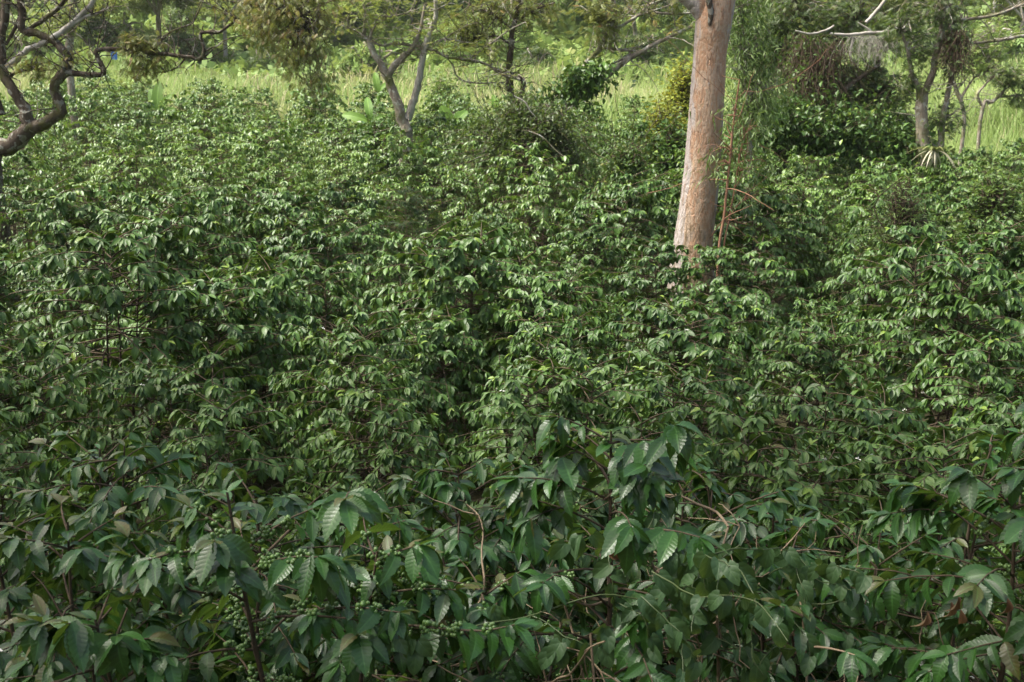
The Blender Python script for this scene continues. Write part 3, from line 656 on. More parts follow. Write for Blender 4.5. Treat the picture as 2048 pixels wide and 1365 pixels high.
# left: gnarled tree with dark mossy limbs
tree('shade_tree', 'gnarled shade tree with dark mossy twisting limbs and reddish drooping foliage at the left edge', 'tree', 17.0,
     [[(-15, 325, 44), (20, 295, 42), (48, 268, 40), (62, 250, 36)],
      [(60, 255, 34), (48, 215, 27), (22, 172, 24), (6, 140, 22), (4, 80, 20), (12, 10, 18), (10, -60, 17), (40, -200, 14)],
      [(58, 262, 34), (98, 240, 27), (124, 221, 24), (108, 172, 23), (128, 146, 25), (136, 116, 20), (112, 88, 18), (72, 66, 19), (46, 62, 17), (44, 20, 17), (36, -40, 16), (60, -200, 13)],
      [(130, 146, 17), (160, 148, 13), (200, 150, 13), (207, 138, 12), (193, 112, 12), (198, 100, 11), (250, 100, 12), (320, 108, 10), (375, 114, 9), (402, 118, 9), (408, 95, 8), (402, 66, 9), (440, 64, 7), (475, 38, 6), (520, 10, 5), (600, 30, 4)],
      [(8, 140, 16), (34, 118, 15), (56, 100, 14), (100, 80, 15), (140, 52, 14), (180, 12, 12), (200, -30, 10)],
      [(128, 62, 8), (170, 35, 10), (195, 28, 8), (218, 15, 6)],
      [(12, 90, 9), (36, 45, 9), (38, 10, 8), (30, -40, 7)],
      [(12, 165, 10), (30, 145, 9), (60, 140, 6), (80, 128, 4)],
      [(55, 60, 9), (90, 38, 11), (130, 0, 10), (160, -60, 9)],
      [(300, 105, 5), (330, 75, 4), (345, 62, 3), (385, 48, 3)],
      [(2, 230, 20), (-20, 160, 20), (-40, 60, 18), (-80, -100, 16)],
      [(375, 112, 5), (355, 135, 4), (330, 145, 3)]],
     'bark_dark',
     [(560, 40, 120, 45, 620, -.8, 1.0), (600, 110, 55, 50, 330, -.8, .8), (640, 175, 32, 28, 150, -.8, .5), (500, 20, 70, 30, 250), (600, -20, 120, 30, 500, -.6), (280, 88, 48, 24, 300), (280, 145, 26, 14, 90), (65, 132, 42, 16, 170), (300, 118, 60, 14, 120),
      (70, -40, 150, 30, 260), (150, 118, 30, 10, 50), (420, -30, 100, 30, 260), (520, 80, 36, 14, 60), (-60, -200, 320, 90, 900, 0, 2.5), (300, -220, 320, 90, 900, -1, 2.5)],
     'shade_leaf', size=.115, seed=2, pale=(4, 5), droop=.6, age=.42, per=8, tw=.008, dens=1.15, spread=.6)
# slender leaning limbs and a brown trunk behind
tree('shade_tree', 'straight brown ivy-clad trunk behind the gnarled tree at the left', 'tree', 30.0, [[(142, 160, 17), (138, 100, 19), (146, 40, 20), (145, 0, 19), (150, -120, 17)], [(145, 60, 8), (118, 30, 7), (110, -10, 6)]], 'bark_pale',
     [(140, 20, 18, 40, 90), (110, 40, 60, 40, 300), (160, -90, 220, 50, 700)], 'inga_leaf', size=0.192, seed=3, tpl=T_SPRAY, flat=.6)
# forked pale tree, centre left
tree('shade_tree', 'forked pale-barked tree with lichen patches and flat layered sprays, centre left', 'tree', 23.0,
     [[(812, 285, 33), (812, 262, 30), (800, 225, 26), (785, 180, 22), (775, 155, 22)],
      [(776, 160, 20), (760, 125, 17), (746, 105, 16), (738, 80, 15)],
      [(775, 155, 18), (786, 135, 17), (806, 115, 16), (828, 92, 11), (840, 60, 8), (850, 10, 7)],
      [(815, 240, 20), (826, 205, 18), (832, 185, 17), (841, 140, 16), (848, 105, 14), (862, 60, 12), (872, 30, 11), (872, -10, 10), (890, -90, 9)],
      [(738, 82, 8), (718, 66, 5), (694, 55, 4), (670, 48, 3)], [(738, 82, 8), (745, 60, 6), (768, 38, 5), (800, 30, 4), (818, 25, 4), (830, 5, 3)],
      [(742, 82, 8), (764, 92, 7), (790, 88, 7), (830, 92, 7), (870, 102, 7), (895, 115, 6), (940, 120, 6), (975, 130, 6), (1000, 148, 6), (1040, 160, 7)],
      [(885, 108, 4), (905, 130, 4), (912, 150, 4), (930, 163, 4), (965, 167, 4), (1000, 166, 3), (1020, 175, 2)],
      [(728, 70, 9), (730, 30, 7), (725, -10, 6), (720, -80, 6)], [(940, 118, 4), (985, 85, 4), (1020, 60, 3), (1050, 45, 3)], [(830, 92, 4), (850, 98, 3), (900, 70, 3), (935, 50, 3)]],
     'bark_pale',
     [(700, 30, 55, 10, 90), (760, 45, 60, 10, 110), (840, 60, 50, 12, 110), (900, 90, 60, 9, 110), (960, 105, 40, 8, 70), (730, 8, 80, 12, 150), (860, 20, 80, 14, 170), (985, 125, 30, 8, 50), (1010, 150, 35, 7, 40), (670, 60, 35, 8, 50),
      (800, 85, 34, 8, 50), (780, -40, 230, 35, 600), (940, 130, 40, 6, 30), (850, -110, 260, 40, 600)],
     'inga_leaf', size=0.18, seed=4, pale=(3,), flat=.8, droop=.0, age=.15, dens=.6, per=8, tw=.012)
# mossy upright tree, centre
r_, pts_ = tree('shade_tree', 'mossy upright tree with a dense olive crown, centre of the picture above the vine thicket', 'tree', 24.0,
     [[(1026, 260, 20), (1022, 215, 18), (1020, 165, 17), (1018, 130, 16), (1022, 100, 13), (1026, 60, 12), (1036, 20, 11), (1038, -20, 10), (1040, -120, 9)],
      [(1040, 260, 13), (1040, 200, 12), (1046, 178, 12), (1044, 160, 13), (1022, 150, 12), (1002, 142, 9), (985, 137, 8)],
      [(1022, 90, 7), (990, 72, 5), (950, 85, 4), (920, 95, 3)], [(1036, 40, 7), (1070, 20, 5), (1110, 5, 4)], [(1026, 60, 6), (985, 30, 5), (940, 10, 4)]],
     'bark_dark', [(950, 50, 75, 34, 620), (1060, 25, 60, 26, 420), (1000, 15, 70, 30, 420), (925, 75, 36, 18, 160), (1015, 165, 30, 6, 30), (990, 95, 40, 8, 60), (1020, 120, 12, 30, 50), (1000, -60, 200, 40, 600)],
     'shade_leaf', size=0.178, seed=5, flat=.3, droop=.15, age=.14, per=9, dens=.6, tw=.012)
# leaning tree with ivy, centre right
r_, pts_ = tree('shade_tree', 'leaning tree with ivy on its lower limb and pale limbs reaching up to the right', 'tree', 22.5,
     [[(1085, 260, 20), (1110, 225, 19), (1135, 213, 18), (1165, 190, 17), (1200, 162, 16), (1240, 130, 15), (1275, 108, 13), (1310, 88, 10), (1345, 72, 9), (1385, 52, 9)],
      [(1100, 215, 13), (1125, 180, 14), (1160, 145, 13), (1178, 120, 12), (1200, 100, 12), (1208, 80, 11), (1218, 60, 8), (1232, 30, 6), (1228, 0, 6), (1210, -40, 6)],
      [(1180, 125, 6), (1200, 98, 7), (1240, 100, 6), (1270, 103, 5), (1292, 108, 4)], [(1212, 62, 7), (1245, 52, 8), (1275, 32, 8), (1300, 26, 7), (1350, 28, 7), (1400, 26, 6)], [(1275, 32, 5), (1300, 10, 4), (1335, -2, 4), (1370, -10, 4)],
      [(1225, 50, 3), (1230, 80, 4), (1228, 102, 3)], [(1200, 140, 6), (1245, 118, 5), (1262, 106, 4)]],
     'bark_pale', [(1205, 30, 32, 30, 330), (1215, 75, 22, 22, 160), (1170, 20, 60, 14, 120), (1300, 15, 60, 16, 160), (1300, 75, 60, 8, 60), (1340, 60, 40, 14, 50), (1280, -40, 160, 30, 400)],
     'shade_leaf', size=0.178, seed=6, flat=.3, droop=.2, age=.14, per=8, dens=.65, tw=.012)
g = np.random.default_rng(61)
for (px, py, rx, ry, dd, n) in [(1150, 160, 22, 22, -.2, 380), (1175, 165, 24, 22, -.3, 420), (1110, 188, 34, 12, -.2, 300), (1195, 140, 26, 18, -.3, 300)]:
    m = 22.3 / F; c = Wp(px, py, 22.3 + dd); tangle(r_, g, c, (rx * m, .35, ry * m), 26, .6, .008, 'twig', n, 'coffee', .15, nm=None, lf='ivy')
# vine-smothered thicket at the foot of the leaning trees
def thicket(name, label, px, py, d, rx, ry, n, leaves, mat='twig', lmat='dark_leaf', lsize=.09, seed=70, L=1.2, rz=None, cat='thicket', rw=.007, extra=()):
    g = np.random.default_rng(seed); c0 = Wp(px, py + ry, d); root = empty(name, (c0[0], c0[1], float(G(c0[0], c0[1]))), label, cat); m = d / F
    ch = []
    for (qx, qy, ax, ay, k) in [(px, py, rx, ry, 1.0)] + list(extra):
        c = Wp(qx, qy, d); R3 = np.array([ax * m, rz or ax * m * .7, ay * m]); 
        for _ in range(int(n * k)):
            p = c + nrm(g.normal(size=3)) * g.random() ** .4 * R3 * .85; P = wander(g, p, g.normal(size=3) * np.array([1, 1, .9]) - [0, 0, .4], L * (.4 + .8 * g.random()), 9, .26, .10)
            f = np.maximum(1, np.linalg.norm((P - c) / R3, axis=1) / (.55 + 1.05 * g.random()))[:, None]; ch.append((c + (P - c) / f, k))
    for _ in range(n // 4):
        p = c + nrm(g.normal(size=3)) * R3 * .7; ch.append((wander(g, p, nrm(p - c) + [0, 0, .3], L * (.4 + .9 * g.random()), 8, .25), 1))
    part('stems', [tube(P, np.linspace(rw, rw * .45, len(P)), 4, g=g) for P, k in ch], [M[mat]], root)
    A = np.vstack([P for P, k in ch]); leaves = int(leaves * 1.7); P = A[g.integers(0, len(A), leaves)] + g.normal(size=(leaves, 3)) * lsize * 1.3; d_ = g.normal(size=P.shape); d_[:, 2] -= .5; u = g.normal(size=P.shape) * .5; u[:, 2] += 1
    part('foliage', [scat(T_SMALL[0], P, d_, u, lsize * (.6 + .8 * g.random(leaves)), age=(g.random(leaves) < .12) * g.random(leaves), g=g)], [M[lmat]], root); return root
thicket('thicket', 'dark vine-smothered thicket of brown tangled stems at the foot of the leaning tree', 1085, 255, 20.5, 72, 48, 240, 5200, seed=71, mat='bark_dark', lsize=.085, extra=[(1040, 225, 30, 34, .3), (1110, 300, 55, 36, .4), (1015, 290, 34, 30, .3)])
thicket('thicket', 'rounded dark shrub smothered in fine creeper just left of the eucalyptus, above the rows', 1250, 320, 17.5, 34, 30, 90, 1500, seed=72, lmat='twiggy_leaf', lsize=.07)
thicket('thicket', 'low dark creeper mound left of the vine thicket, beneath the mossy upright tree', 965, 262, 22.0, 34, 16, 80, 1300, seed=73)
tree('dead_branch', 'thin bare pale branch sticking out of the vine thicket down to the right', 'branch', 19.5, [[(1055, 262, 3), (1085, 275, 4), (1110, 300, 3.5), (1125, 312, 3), (1140, 325, 2)]], 'bark_pale', [], 'shade_leaf', ground=False, seed=9)
tree('dead_branch', 'thin bare twig crossing in front of the thicket from its upper left', 'branch', 19.8, [[(1028, 192, 3), (1050, 205, 4), (1060, 222, 3), (1072, 235, 2)]], 'bark_white', [], 'shade_leaf', ground=False, seed=9)

# eucalyptus
g = np.random.default_rng(81); d = 14.5
L0 = [(1383, 560, 92), (1384, 520, 84), (1387, 480, 77), (1395, 420, 73), (1400, 380, 72), (1407, 300, 69), (1414, 200, 66), (1420, 110, 63), (1427, 50, 69), (1437, 10, 62), (1447, -60, 56), (1460, -260, 48), (1450, -520, 36), (1470, -800, 22)]
ch, pts = limbs_to_chunks([L0], d, True, 40, .03, 10, 1.0)
ch2, pts2 = limbs_to_chunks([[(1428, 62, 26), (1410, 34, 46), (1392, 8, 44), (1362, -18, 40), (1300, -80, 36), (1180, -260, 26), (1120, -500, 16)], [(1440, -180, 24), (1560, -420, 18), (1620, -640, 12)]], d, False, 20, .04, 6)
b = pts[0][:3]; root = empty('eucalyptus_tree', (b[0], b[1], float(G(b[0], b[1]))), 'tall eucalyptus with a thick straight trunk of peeling orange and grey bark', 'tree')
part('trunk', ch, [M['euc']], root)
wood = list(ch2); ap = np.vstack([pts[pts[:, 2] > 9], pts2[pts2[:, 2] > 7]]); lv = []
for k in range(9):
    q = ap[g.integers(0, len(ap))]; px, py, zf = proj(q[:3] + g.normal(size=3) * 1.2 + np.array([0, 0, .8])); lv += blob((px, min(py, -330), 260, 150, 900), d, ap, g, .2, T_LANCE, wood, per=12, droop=1.2, tw=.02)
part('limb', wood, [M['euc']], root); part('crown', lv, [M['euc_leaf']], root)
ch, pts = limbs_to_chunks([[(1419, 52, 8), (1421, 40, 14), (1422, 22, 15), (1418, 5, 15), (1412, -20, 16), (1400, -60, 15)]], d - .22, False, 12, .06)
part('broken_limb', ch, [M['bark_dark']], root)
# eucalyptus saplings by the trunk
def sapling(label, d, L, blobs, seed, mat='euc_leaf', bark='bark_red', size=.12, age=.2):
    tree('sapling', label, 'sapling', d, L, bark, blobs, mat, dens=.7, size=size, tpl=T_LANCE, seed=seed, droop=.7, per=10, tw=.006, age=age, spread=.9)
sapling('thin reddish sapling with a straight bare stem right beside the eucalyptus trunk', 14.0, [[(1437, 515, 7), (1447, 440, 7), (1456, 360, 6), (1462, 300, 6), (1466, 255, 5), (1472, 210, 5), (1479, 160, 3)], [(1458, 310, 3), (1446, 296, 2)], [(1474, 200, 3), (1490, 182, 2)]],
        [(1470, 225, 24, 14, 90), (1440, 330, 26, 20, 160), (1478, 180, 12, 20, 50), (1450, 300, 30, 14, 60)], 82)
sapling('slimmer reddish sapling leaning just right of the straight bare one', 14.3, [[(1446, 515, 4), (1460, 430, 4), (1472, 360, 4), (1482, 300, 4), (1492, 265, 3)], [(1462, 420, 2), (1490, 400, 2)]],
        [(1490, 260, 32, 26, 260), (1505, 330, 36, 40, 330), (1500, 390, 30, 24, 120)], 83)
sapling('feathery pale green young eucalyptus drooping behind the big trunk', 19.0, [[(1500, 330, 12), (1495, 230, 11), (1490, 140, 9), (1485, 50, 7), (1480, -20, 5)], [(1492, 180, 4), (1530, 120, 3)], [(1490, 120, 4), (1520, 60, 3)]],
        [(1500, 110, 48, 60, 2300), (1520, 190, 52, 50, 2000), (1480, 40, 40, 40, 1200), (1490, 240, 50, 40, 1400), (1500, -20, 60, 40, 900)], 84, 'euc_leaf', 'bark_pale', .135, .1)

# right: dark vine-hung trees
r_, _ = tree('vine_hung_tree', 'broad dark tree draped with brown hanging vines, right of the eucalyptus', 'tree', 24.5,
     [[(1630, 320, 40), (1640, 250, 36), (1625, 180, 30), (1610, 110, 22), (1600, 70, 14), (1590, -20, 10)], [(1625, 160, 16), (1680, 90, 12), (1720, 30, 8)], [(1620, 200, 14), (1570, 140, 10), (1545, 90, 7)], [(1640, 230, 16), (1700, 170, 12), (1760, 130, 8)]],
     'bark_dark', [(1600, 30, 90, 34, 900), (1545, 130, 36, 50, 420), (1700, 40, 80, 40, 700), (1580, 90, 50, 30, 380), (1540, 60, 50, 40, 350), (1640, -50, 200, 40, 900), (1560, 215, 40, 26, 360, -.8), (1640, 120, 80, 60, 900, .6), (1600, 240, 60, 40, 700), (1660, 190, 60, 50, 800, .5)],
     'dark_leaf', size=0.163, seed=91, flat=.1, droop=.3, age=.25, per=9)
g = np.random.default_rng(92); m = 23.6 / F
for (px, py, rx, ry, n, lv) in [(1640, 150, 46, 62, 260, 500), (1625, 215, 30, 40, 120, 200), (1600, 130, 30, 60, 90, 300)]:
    tangle(r_, g, Wp(px, py, 23.4), (rx * m, .8, ry * m), int(n * 1.9), 1.3, .006, 'vine_brown', int(lv * 2.5), 'dark_leaf', .1, .25, nm='hanging_vines', lf='creeper')
tree('vine_hung_tree', 'bushy dark green tree between the vine-draped tree and the bromeliad tree', 'tree', 25.5,
     [[(1740, 320, 26), (1745, 240, 22), (1750, 160, 16), (1760, 90, 10)], [(1748, 200, 10), (1790, 150, 7)], [(1750, 180, 9), (1710, 130, 6)]], 'bark_dark',
     [(1740, 150, 60, 36, 620), (1700, 200, 55, 34, 460), (1790, 195, 45, 40, 460), (1750, 240, 65, 34, 520), (1760, 90, 60, 34, 380), (1690, 270, 50, 26, 260, -1), (1820, 260, 30, 28, 200)], 'dark_leaf', size=0.148, seed=93, droop=.3, age=.15, per=9)
for k, (px, py, rx, ry) in enumerate([(1665, 255, 60, 30), (1560, 250, 50, 34), (1790, 290, 46, 26)]):
    thicket('thicket', ['shaded shrub mass directly beneath the brown hanging vines', 'shaded shrub mass behind the reddish saplings', 'shaded shrub mass left of the bromeliad'][k], px, py, 22.5, rx, ry, 120, 2400, seed=95 + k, lmat='coffee', lsize=.13, rw=.006)
tree('dead_limb', 'crooked pale dead limb lying across the dark trees at the right', 'branch', 22.8,
     [[(1590, 62, 4), (1620, 68, 5), (1650, 62, 6), (1668, 52, 5)], [(1660, 68, 7), (1700, 70, 8), (1740, 66, 9), (1762, 66, 9), (1785, 56, 9), (1800, 62, 8), (1815, 52, 9)], [(1732, 46, 9), (1748, 28, 9), (1770, 0, 8), (1780, -30, 7)], [(1706, 75, 6), (1702, 98, 7), (1700, 112, 6)], [(1715, 45, 3), (1735, 58, 5), (1742, 66, 6)]], 'bark_white', [], 'dark_leaf', ground=False, seed=98)
# grey beard of moss hanging from the dead limb
g = np.random.default_rng(99); c = Wp(1745, 72, 22.6); root = empty('hanging_moss', c, 'wispy grey moss hanging from the pale dead limb', 'moss'); ch = []
for _ in range(170):
    p = c + np.array([g.normal() * .28, g.normal() * .12, 0]); ch.append(tube(wander(g, p, (g.normal() * .5, g.normal() * .3, -.4), .25 + .5 * g.random(), 6, .2, .25), np.full(7, .0022), 3, g=g))
part('strands', ch, [M['bark_white']], root)
# bromeliad tree
tree('shade_tree', 'forked grey-brown tree with a bromeliad at its foot and spreading limbs, far right', 'tree', 22.0,
     [[(1846, 330, 38), (1846, 290, 33), (1844, 240, 30), (1842, 205, 29), (1850, 180, 28)],
      [(1842, 200, 15), (1834, 170, 13), (1824, 150, 10), (1815, 100, 8), (1800, 60, 6)],
      [(1852, 182, 18), (1866, 145, 15), (1872, 110, 14), (1882, 70, 14), (1884, 40, 14), (1884, 0, 14), (1888, -80, 12)],
      [(1880, 310, 16), (1885, 250, 14), (1895, 190, 13), (1905, 140, 11), (1908, 100, 9), (1900, 55, 8), (1895, 0, 6)],
      [(1895, 50, 9), (1920, 40, 8), (1960, 36, 9), (2000, 28, 8), (2048, 8, 8), (2110, -20, 8)], [(1905, 95, 8), (1940, 88, 8), (1990, 82, 8), (2048, 72, 9), (2100, 60, 8)],
      [(1884, 30, 7), (1900, 10, 6), (1915, -30, 6)]],
     'bark_pale', [(1840, 20, 60, 30, 330), (1835, 100, 24, 40, 200), (1900, 20, 34, 30, 220), (1820, 160, 22, 30, 130), (1900, 230, 20, 40, 150), (1866, 250, 14, 30, 90), (1900, -60, 200, 40, 700), (1800, 60, 40, 30, 180)],
     'dark_leaf', size=0.141, seed=101, droop=.3, age=.3, per=8)
g = np.random.default_rng(102); rt = [o for o in C.objects if o.get('label', '').startswith('forked grey-brown')][0]; m = 21.8 / F
tangle(rt, g, Wp(1912, 100, 21.8), (26 * m, .3, 36 * m), 260, .8, .0055, 'vine_brown', 500, 'dark_leaf', .09, .2, nm='hanging_vines', lf='creeper')
c = Wp(1868, 303, 21.4); root = empty('bromeliad', c, 'spiky bromeliad rosette with pale sword-like leaves at the foot of the forked tree', 'bromeliad')
g = np.random.default_rng(103); n = 46; az = g.random(n) * 6.28; el = .1 + .9 * g.random(n); D = np.stack([np.cos(az), np.sin(az), el], -1)
T_SW = [leaf_tpl(7, 2, .045, .75, .3, shape='sword')]
part('leaves', [scat(T_SW[0], np.repeat(c[None], n, 0), D, np.stack([-np.cos(az) * .5, -np.sin(az) * .5, np.ones(n)], -1), .42 + .2 * g.random(n), age=(el < .3) * .9, g=g),
                scat(T_SW[0], np.repeat(c[None], 14, 0) - [0, .05, .02], np.stack([g.normal(size=14) * .5, -np.ones(14) * .5, -np.ones(14)], -1), np.tile([0, -1, .5], (14, 1)), .34 + .1 * g.random(14), age=np.ones(14), g=g)], [M['brom']], root)
# small trees at the far right in the grass
tree('small_tree', 'small bare-limbed tree with rounded leafy top in the grass at the right', 'tree', 28.0,
     [[(1928, 245, 9), (1925, 215, 10), (1915, 185, 10), (1905, 160, 9), (1895, 140, 6)], [(1920, 200, 7), (1935, 175, 6), (1950, 155, 4), (1965, 150, 3)], [(1912, 180, 5), (1930, 160, 4), (1940, 140, 3)]], 'bark_pale',
     [(1970, 110, 45, 36, 420), (1940, 130, 30, 26, 200), (1985, 60, 40, 30, 260)], 'far_leaf', size=0.178, seed=105, per=8)
tree('small_tree', 'low dark round-topped tree with splayed pale stems at the right edge', 'tree', 30.0,
     [[(1965, 215, 8), (1985, 205, 8), (2010, 180, 7), (2035, 155, 5)], [(1975, 208, 6), (2000, 195, 5), (2045, 190, 4)], [(1965, 212, 7), (1955, 190, 6), (1975, 165, 5), (1990, 150, 4)]], 'bark_pale',
     [(2025, 160, 40, 28, 420), (2000, 145, 40, 22, 300), (2045, 200, 30, 16, 160)], 'dark_leaf', size=0.163, seed=106, per=8)

# yellow-green bushes left of the eucalyptus
def shrub(label, px, py, d, rx, ry, n, mat, size, seed, tpl=None, cat='shrub', droop=.2, age=.1):
    top = py - ry; c = Wp(px, py + ry, d); gy = float(proj(np.array([c[0], c[1], float(G(c[0], c[1])) + .25]))[1]); py = (top + max(gy, py + ry)) / 2; n = int(n * max(1, min(2.0, (py - top) / ry))); ry = py - top
    tree('shrub', label, cat, d, [[(px, py + ry, 8), (px + 3, py + ry * .3, 6), (px, py - ry * .3, 4)], [(px + 2, py + ry * .4, 4), (px + rx * .5, py, 3)], [(px, py + ry * .4, 4), (px - rx * .5, py, 3)]], 'twig',
         [(px, py, rx, ry, n), (px - rx * .5, py + ry * .2, rx * .5, ry * .6, n // 4), (px + rx * .5, py + ry * .1, rx * .5, ry * .6, n // 4)], mat, size=size, seed=seed, tpl=tpl or T_SMALL, per=8, droop=droop, age=age, dens=1.0, spread=.8)
shrub('bright yellow-green bush just left of the eucalyptus trunk, lower of the two', 1325, 222, 24, 36, 28, 1500, 'yellow_leaf', .12, 111)
shrub('yellow-green bush touching the eucalyptus trunk on its left, upper of the two', 1366, 160, 30, 34, 48, 1900, 'yellow_leaf', .15, 112)
shrub('dark glossy bush under the yellow-green one beside the eucalyptus', 1345, 262, 22, 32, 24, 1200, 'coffee', .13, 113)
shrub('feathery light green shrub above the coffee rows at the right', 1800, 372, 14.5, 60, 30, 1500, 'euc_leaf', .09, 114, tpl=T_LANCE)
shrub('pale leafy shrub at the right edge above the coffee rows', 1985, 355, 16, 60, 34, 1700, 'euc_leaf', .10, 115)
shrub('dark conical shrub in front of the forked pale tree', 757, 262, 23.5, 28, 34, 900, 'coffee', .14, 116)
shrub('pale leafy shrub in the grass right of the forked pale tree', 885, 165, 34, 30, 16, 700, 'euc_leaf', .16, 117, age=.3)
shrub('dull green shrub in the grass left of the banana plant', 262, 178, 36, 34, 18, 900, 'far_leaf', .18, 118)

# banana plants
T_BAN = [leaf_tpl(10, 4, .17, .35, .12, shape='banana', wave=.01, k=6), leaf_tpl(10, 4, .16, .75, .1, shape='banana')]
def banana(label, px, py, d, specs, seed):
    """specs: (angle from vertical to the right in deg, toward-camera lean, length m)"""
    g = np.random.default_rng(seed); c = Wp(px, py, d); gz = float(G(c[0], c[1])); root = empty('banana_plant', (c[0], c[1], gz), label, 'banana plant', 'banana plants among the coffee')
    part('stem', [tube(*smooth_line([(c[0], c[1], gz), (c[0], c[1], (gz + c[2]) / 2), c], [.10, .08, .05], 4), 10, .04)], [M['banana']], root)
    for k, (a, ln, L) in enumerate(specs):
        dv = np.array([math.sin(R(a)), -ln, math.cos(R(a))]); up = np.array([-.55 * math.sin(R(a)), -1.0, .35])
        part('leaf', [tube([c - [0, 0, .05], c + dv * .12], [.02, .014], 6), scat(T_BAN[k % 2], [c + dv * .1], [dv], [up], [L * .85], g=g)], [M['banana']], root)
banana('tall banana plant with a torn pale leaf, in the left of the coffee field', 316, 232, 30, [(0, 0, 1.15), (-14, .1, 1.0), (28, .2, .8), (-45, .3, .8), (62, .4, .6), (-75, .4, .9)], 121)
T_BAN2 = T_BAN; T_BAN = [leaf_tpl(10, 4, .30, .15, .1, shape='banana', wave=.012, k=6), leaf_tpl(10, 4, .27, .3, .1, shape='banana', wave=.01)]
banana('bright young banana plant with two broad upright leaves, centre of the coffee field', 902, 256, 27.5, [(-22, .05, .66), (38, .1, .66), (80, .3, .45)], 122)
T_BAN = T_BAN2
banana('banana plant with one leaning blade, left of the forked pale tree', 742, 245, 26, [(-68, .1, .85), (-8, .0, .8), (60, .3, .4)], 123)
banana('banana plant with a single upright blade, left of the vine thicket', 995, 238, 27, [(-8, 0, .7), (40, .2, .5)], 124)
banana('banana plant behind the forked pale tree showing one narrow blade', 757, 188, 34, [(-8, 0, .8), (30, .2, .6)], 125)
banana('banana plant at the edge of the grass under the drooping foliage', 628, 205, 33, [(-10, 0, .9), (35, .1, .9), (-60, .2, .9)], 126)

# ------------------------------------------------------------------ tall grass
g = np.random.default_rng(131)
T_BLADE = leaf_tpl(3, 2, .011, .35, .3, shape='sword')
nb = 100000
x = (g.random(nb) - .5) * 76; y = 36.5 + g.random(nb) ** 1.1 * 28
k = nb // 5; x[:k] = 12.0 + g.random(k) * 15; y[:k] = 25.5 + g.random(k) * 14
cx = np.round(x / .8 + g.random(nb) * .5) * .8 + g.normal(size=nb) * .18; cy = np.round(y / .8) * .8 + g.normal(size=nb) * .18
keepm = ~((cy > 58) & (g.random(nb) < .5)); cx, cy = cx[keepm], cy[keepm]; nb = len(cx)
patch = .5 + .5 * np.sin(cx * .35 + 1.5 * np.sin(cy * .22)) * np.cos(cy * .3 + cx * .1)
hgt = (.8 + .9 * g.random(nb)) * (.5 + .75 * patch) * np.where((cx > 11.5) & (cy < 36), .7, 1.0)
P = np.stack([cx, cy, G(cx, cy) - .03], -1); D = np.stack([g.normal(size=nb) * .24, g.normal(size=nb) * .24, np.ones(nb)], -1); U_ = np.stack([g.normal(size=nb), g.normal(size=nb) - .6, np.full(nb, .2)], -1)
plume = (g.random(nb) < .10 * (np.sin(cx * .16 + 2.2) * np.cos(cy * .13) > .25) + .006) & (cy > 40)
chs = [scat(T_BLADE, P, D, U_, hgt, rnd=np.clip(1.0 - .8 * patch + .3 * g.random(nb), 0, 1), age=np.clip((g.random(nb) < .12) * .6 + .5 * (np.sin(cx * .23 + 1) * np.sin(cy * .3) > .45) * (cx < 10), 0, 1), g=g)]
pl = P[plume] + D[plume] * (hgt[plume] * .7)[:, None]
chs.append(scat(leaf_tpl(3, 2, .05, .3, .3, shape='lance'), pl, D[plume], U_[plume], .6 * np.ones(len(pl)), age=np.full(len(pl), .85), g=g))
tag(mob('grass', mesh_of('grass', chs, [M['grass']])), kind='stuff')

# ------------------------------------------------------------------ trees and shrubs on the far slope
def far_tree(seed, h, cr, layers, flat, n, mat, bark, size, dome=.25):
    g = np.random.default_rng(seed); tr = []; fork = h * (.35 + .15 * g.random())
    tr.append(tube(*smooth_line([(0, 0, -.4), (g.normal() * .12, g.normal() * .12, fork * .5), (g.normal() * .25, g.normal() * .25, fork)], [.17, .14, .12], 4), 7, .1, g=g)); tp = tr[0]['V'][-7:].mean(0)
    pts = []; wood = []
    for k in range(5):
        a = k * 1.26 + g.random(); e = np.array([math.cos(a) * cr * .65, math.sin(a) * cr * .65, h * (.80 + .15 * g.random())]); mid = tp + (e - tp) * .5 + g.normal(size=3) * .35 + [0, 0, .3]
        Q, r = smooth_line([tp, mid, e], [.085, .06, .025], 5); wood.append(tube(Q, r, 5, .12, g=g)); pts.append(Q)
    pts = np.vstack(pts); LP = []; LD = []; LU = []
    for _ in range(layers):
        a = g.random() * 6.28; rr = cr * g.random() ** .5; c = np.array([math.cos(a) * rr, math.sin(a) * rr, h * (1 - dome * (rr / cr) ** 2 - .3 * g.random() ** 1.5 * (1 - flat))])
        q = pts[np.argmin(np.linalg.norm(pts - c, axis=1))]; wood.append(tube([q, (q + c) / 2 + g.normal(size=3) * .15, c], [.03, .02, .01], 4, g=g))
        nn_ = n // layers; R3 = np.array([cr * .30, cr * .30, cr * (.05 + .14 * (1 - flat))]) * (.7 + .6 * g.random())
        LP.append(c + nrm(g.normal(size=(nn_, 3))) * (g.random(nn_) ** .5)[:, None] * R3)
        o = g.normal(size=(nn_, 3)); o[:, 2] *= .4; LD.append(nrm(o) - [0, 0, .12]); u = g.normal(size=(nn_, 3)) * (.2 + .35 * (1 - flat)); u[:, 2] += 1; LU.append(u)
    LP, LD, LU = map(np.vstack, (LP, LD, LU))
    return [('trunk', mesh_of('far_trunk', tr, [M[bark]])), ('branches', mesh_of('far_branches', wood, [M[bark]])), ('crown', mesh_of('far_crown', [scat(T_SPRAYF[0], LP, LD, LU, size * (.7 + .6 * g.random(len(LP))), age=(g.random(len(LP)) < .12) * g.random(len(LP)), g=g)], [M[mat]]))]
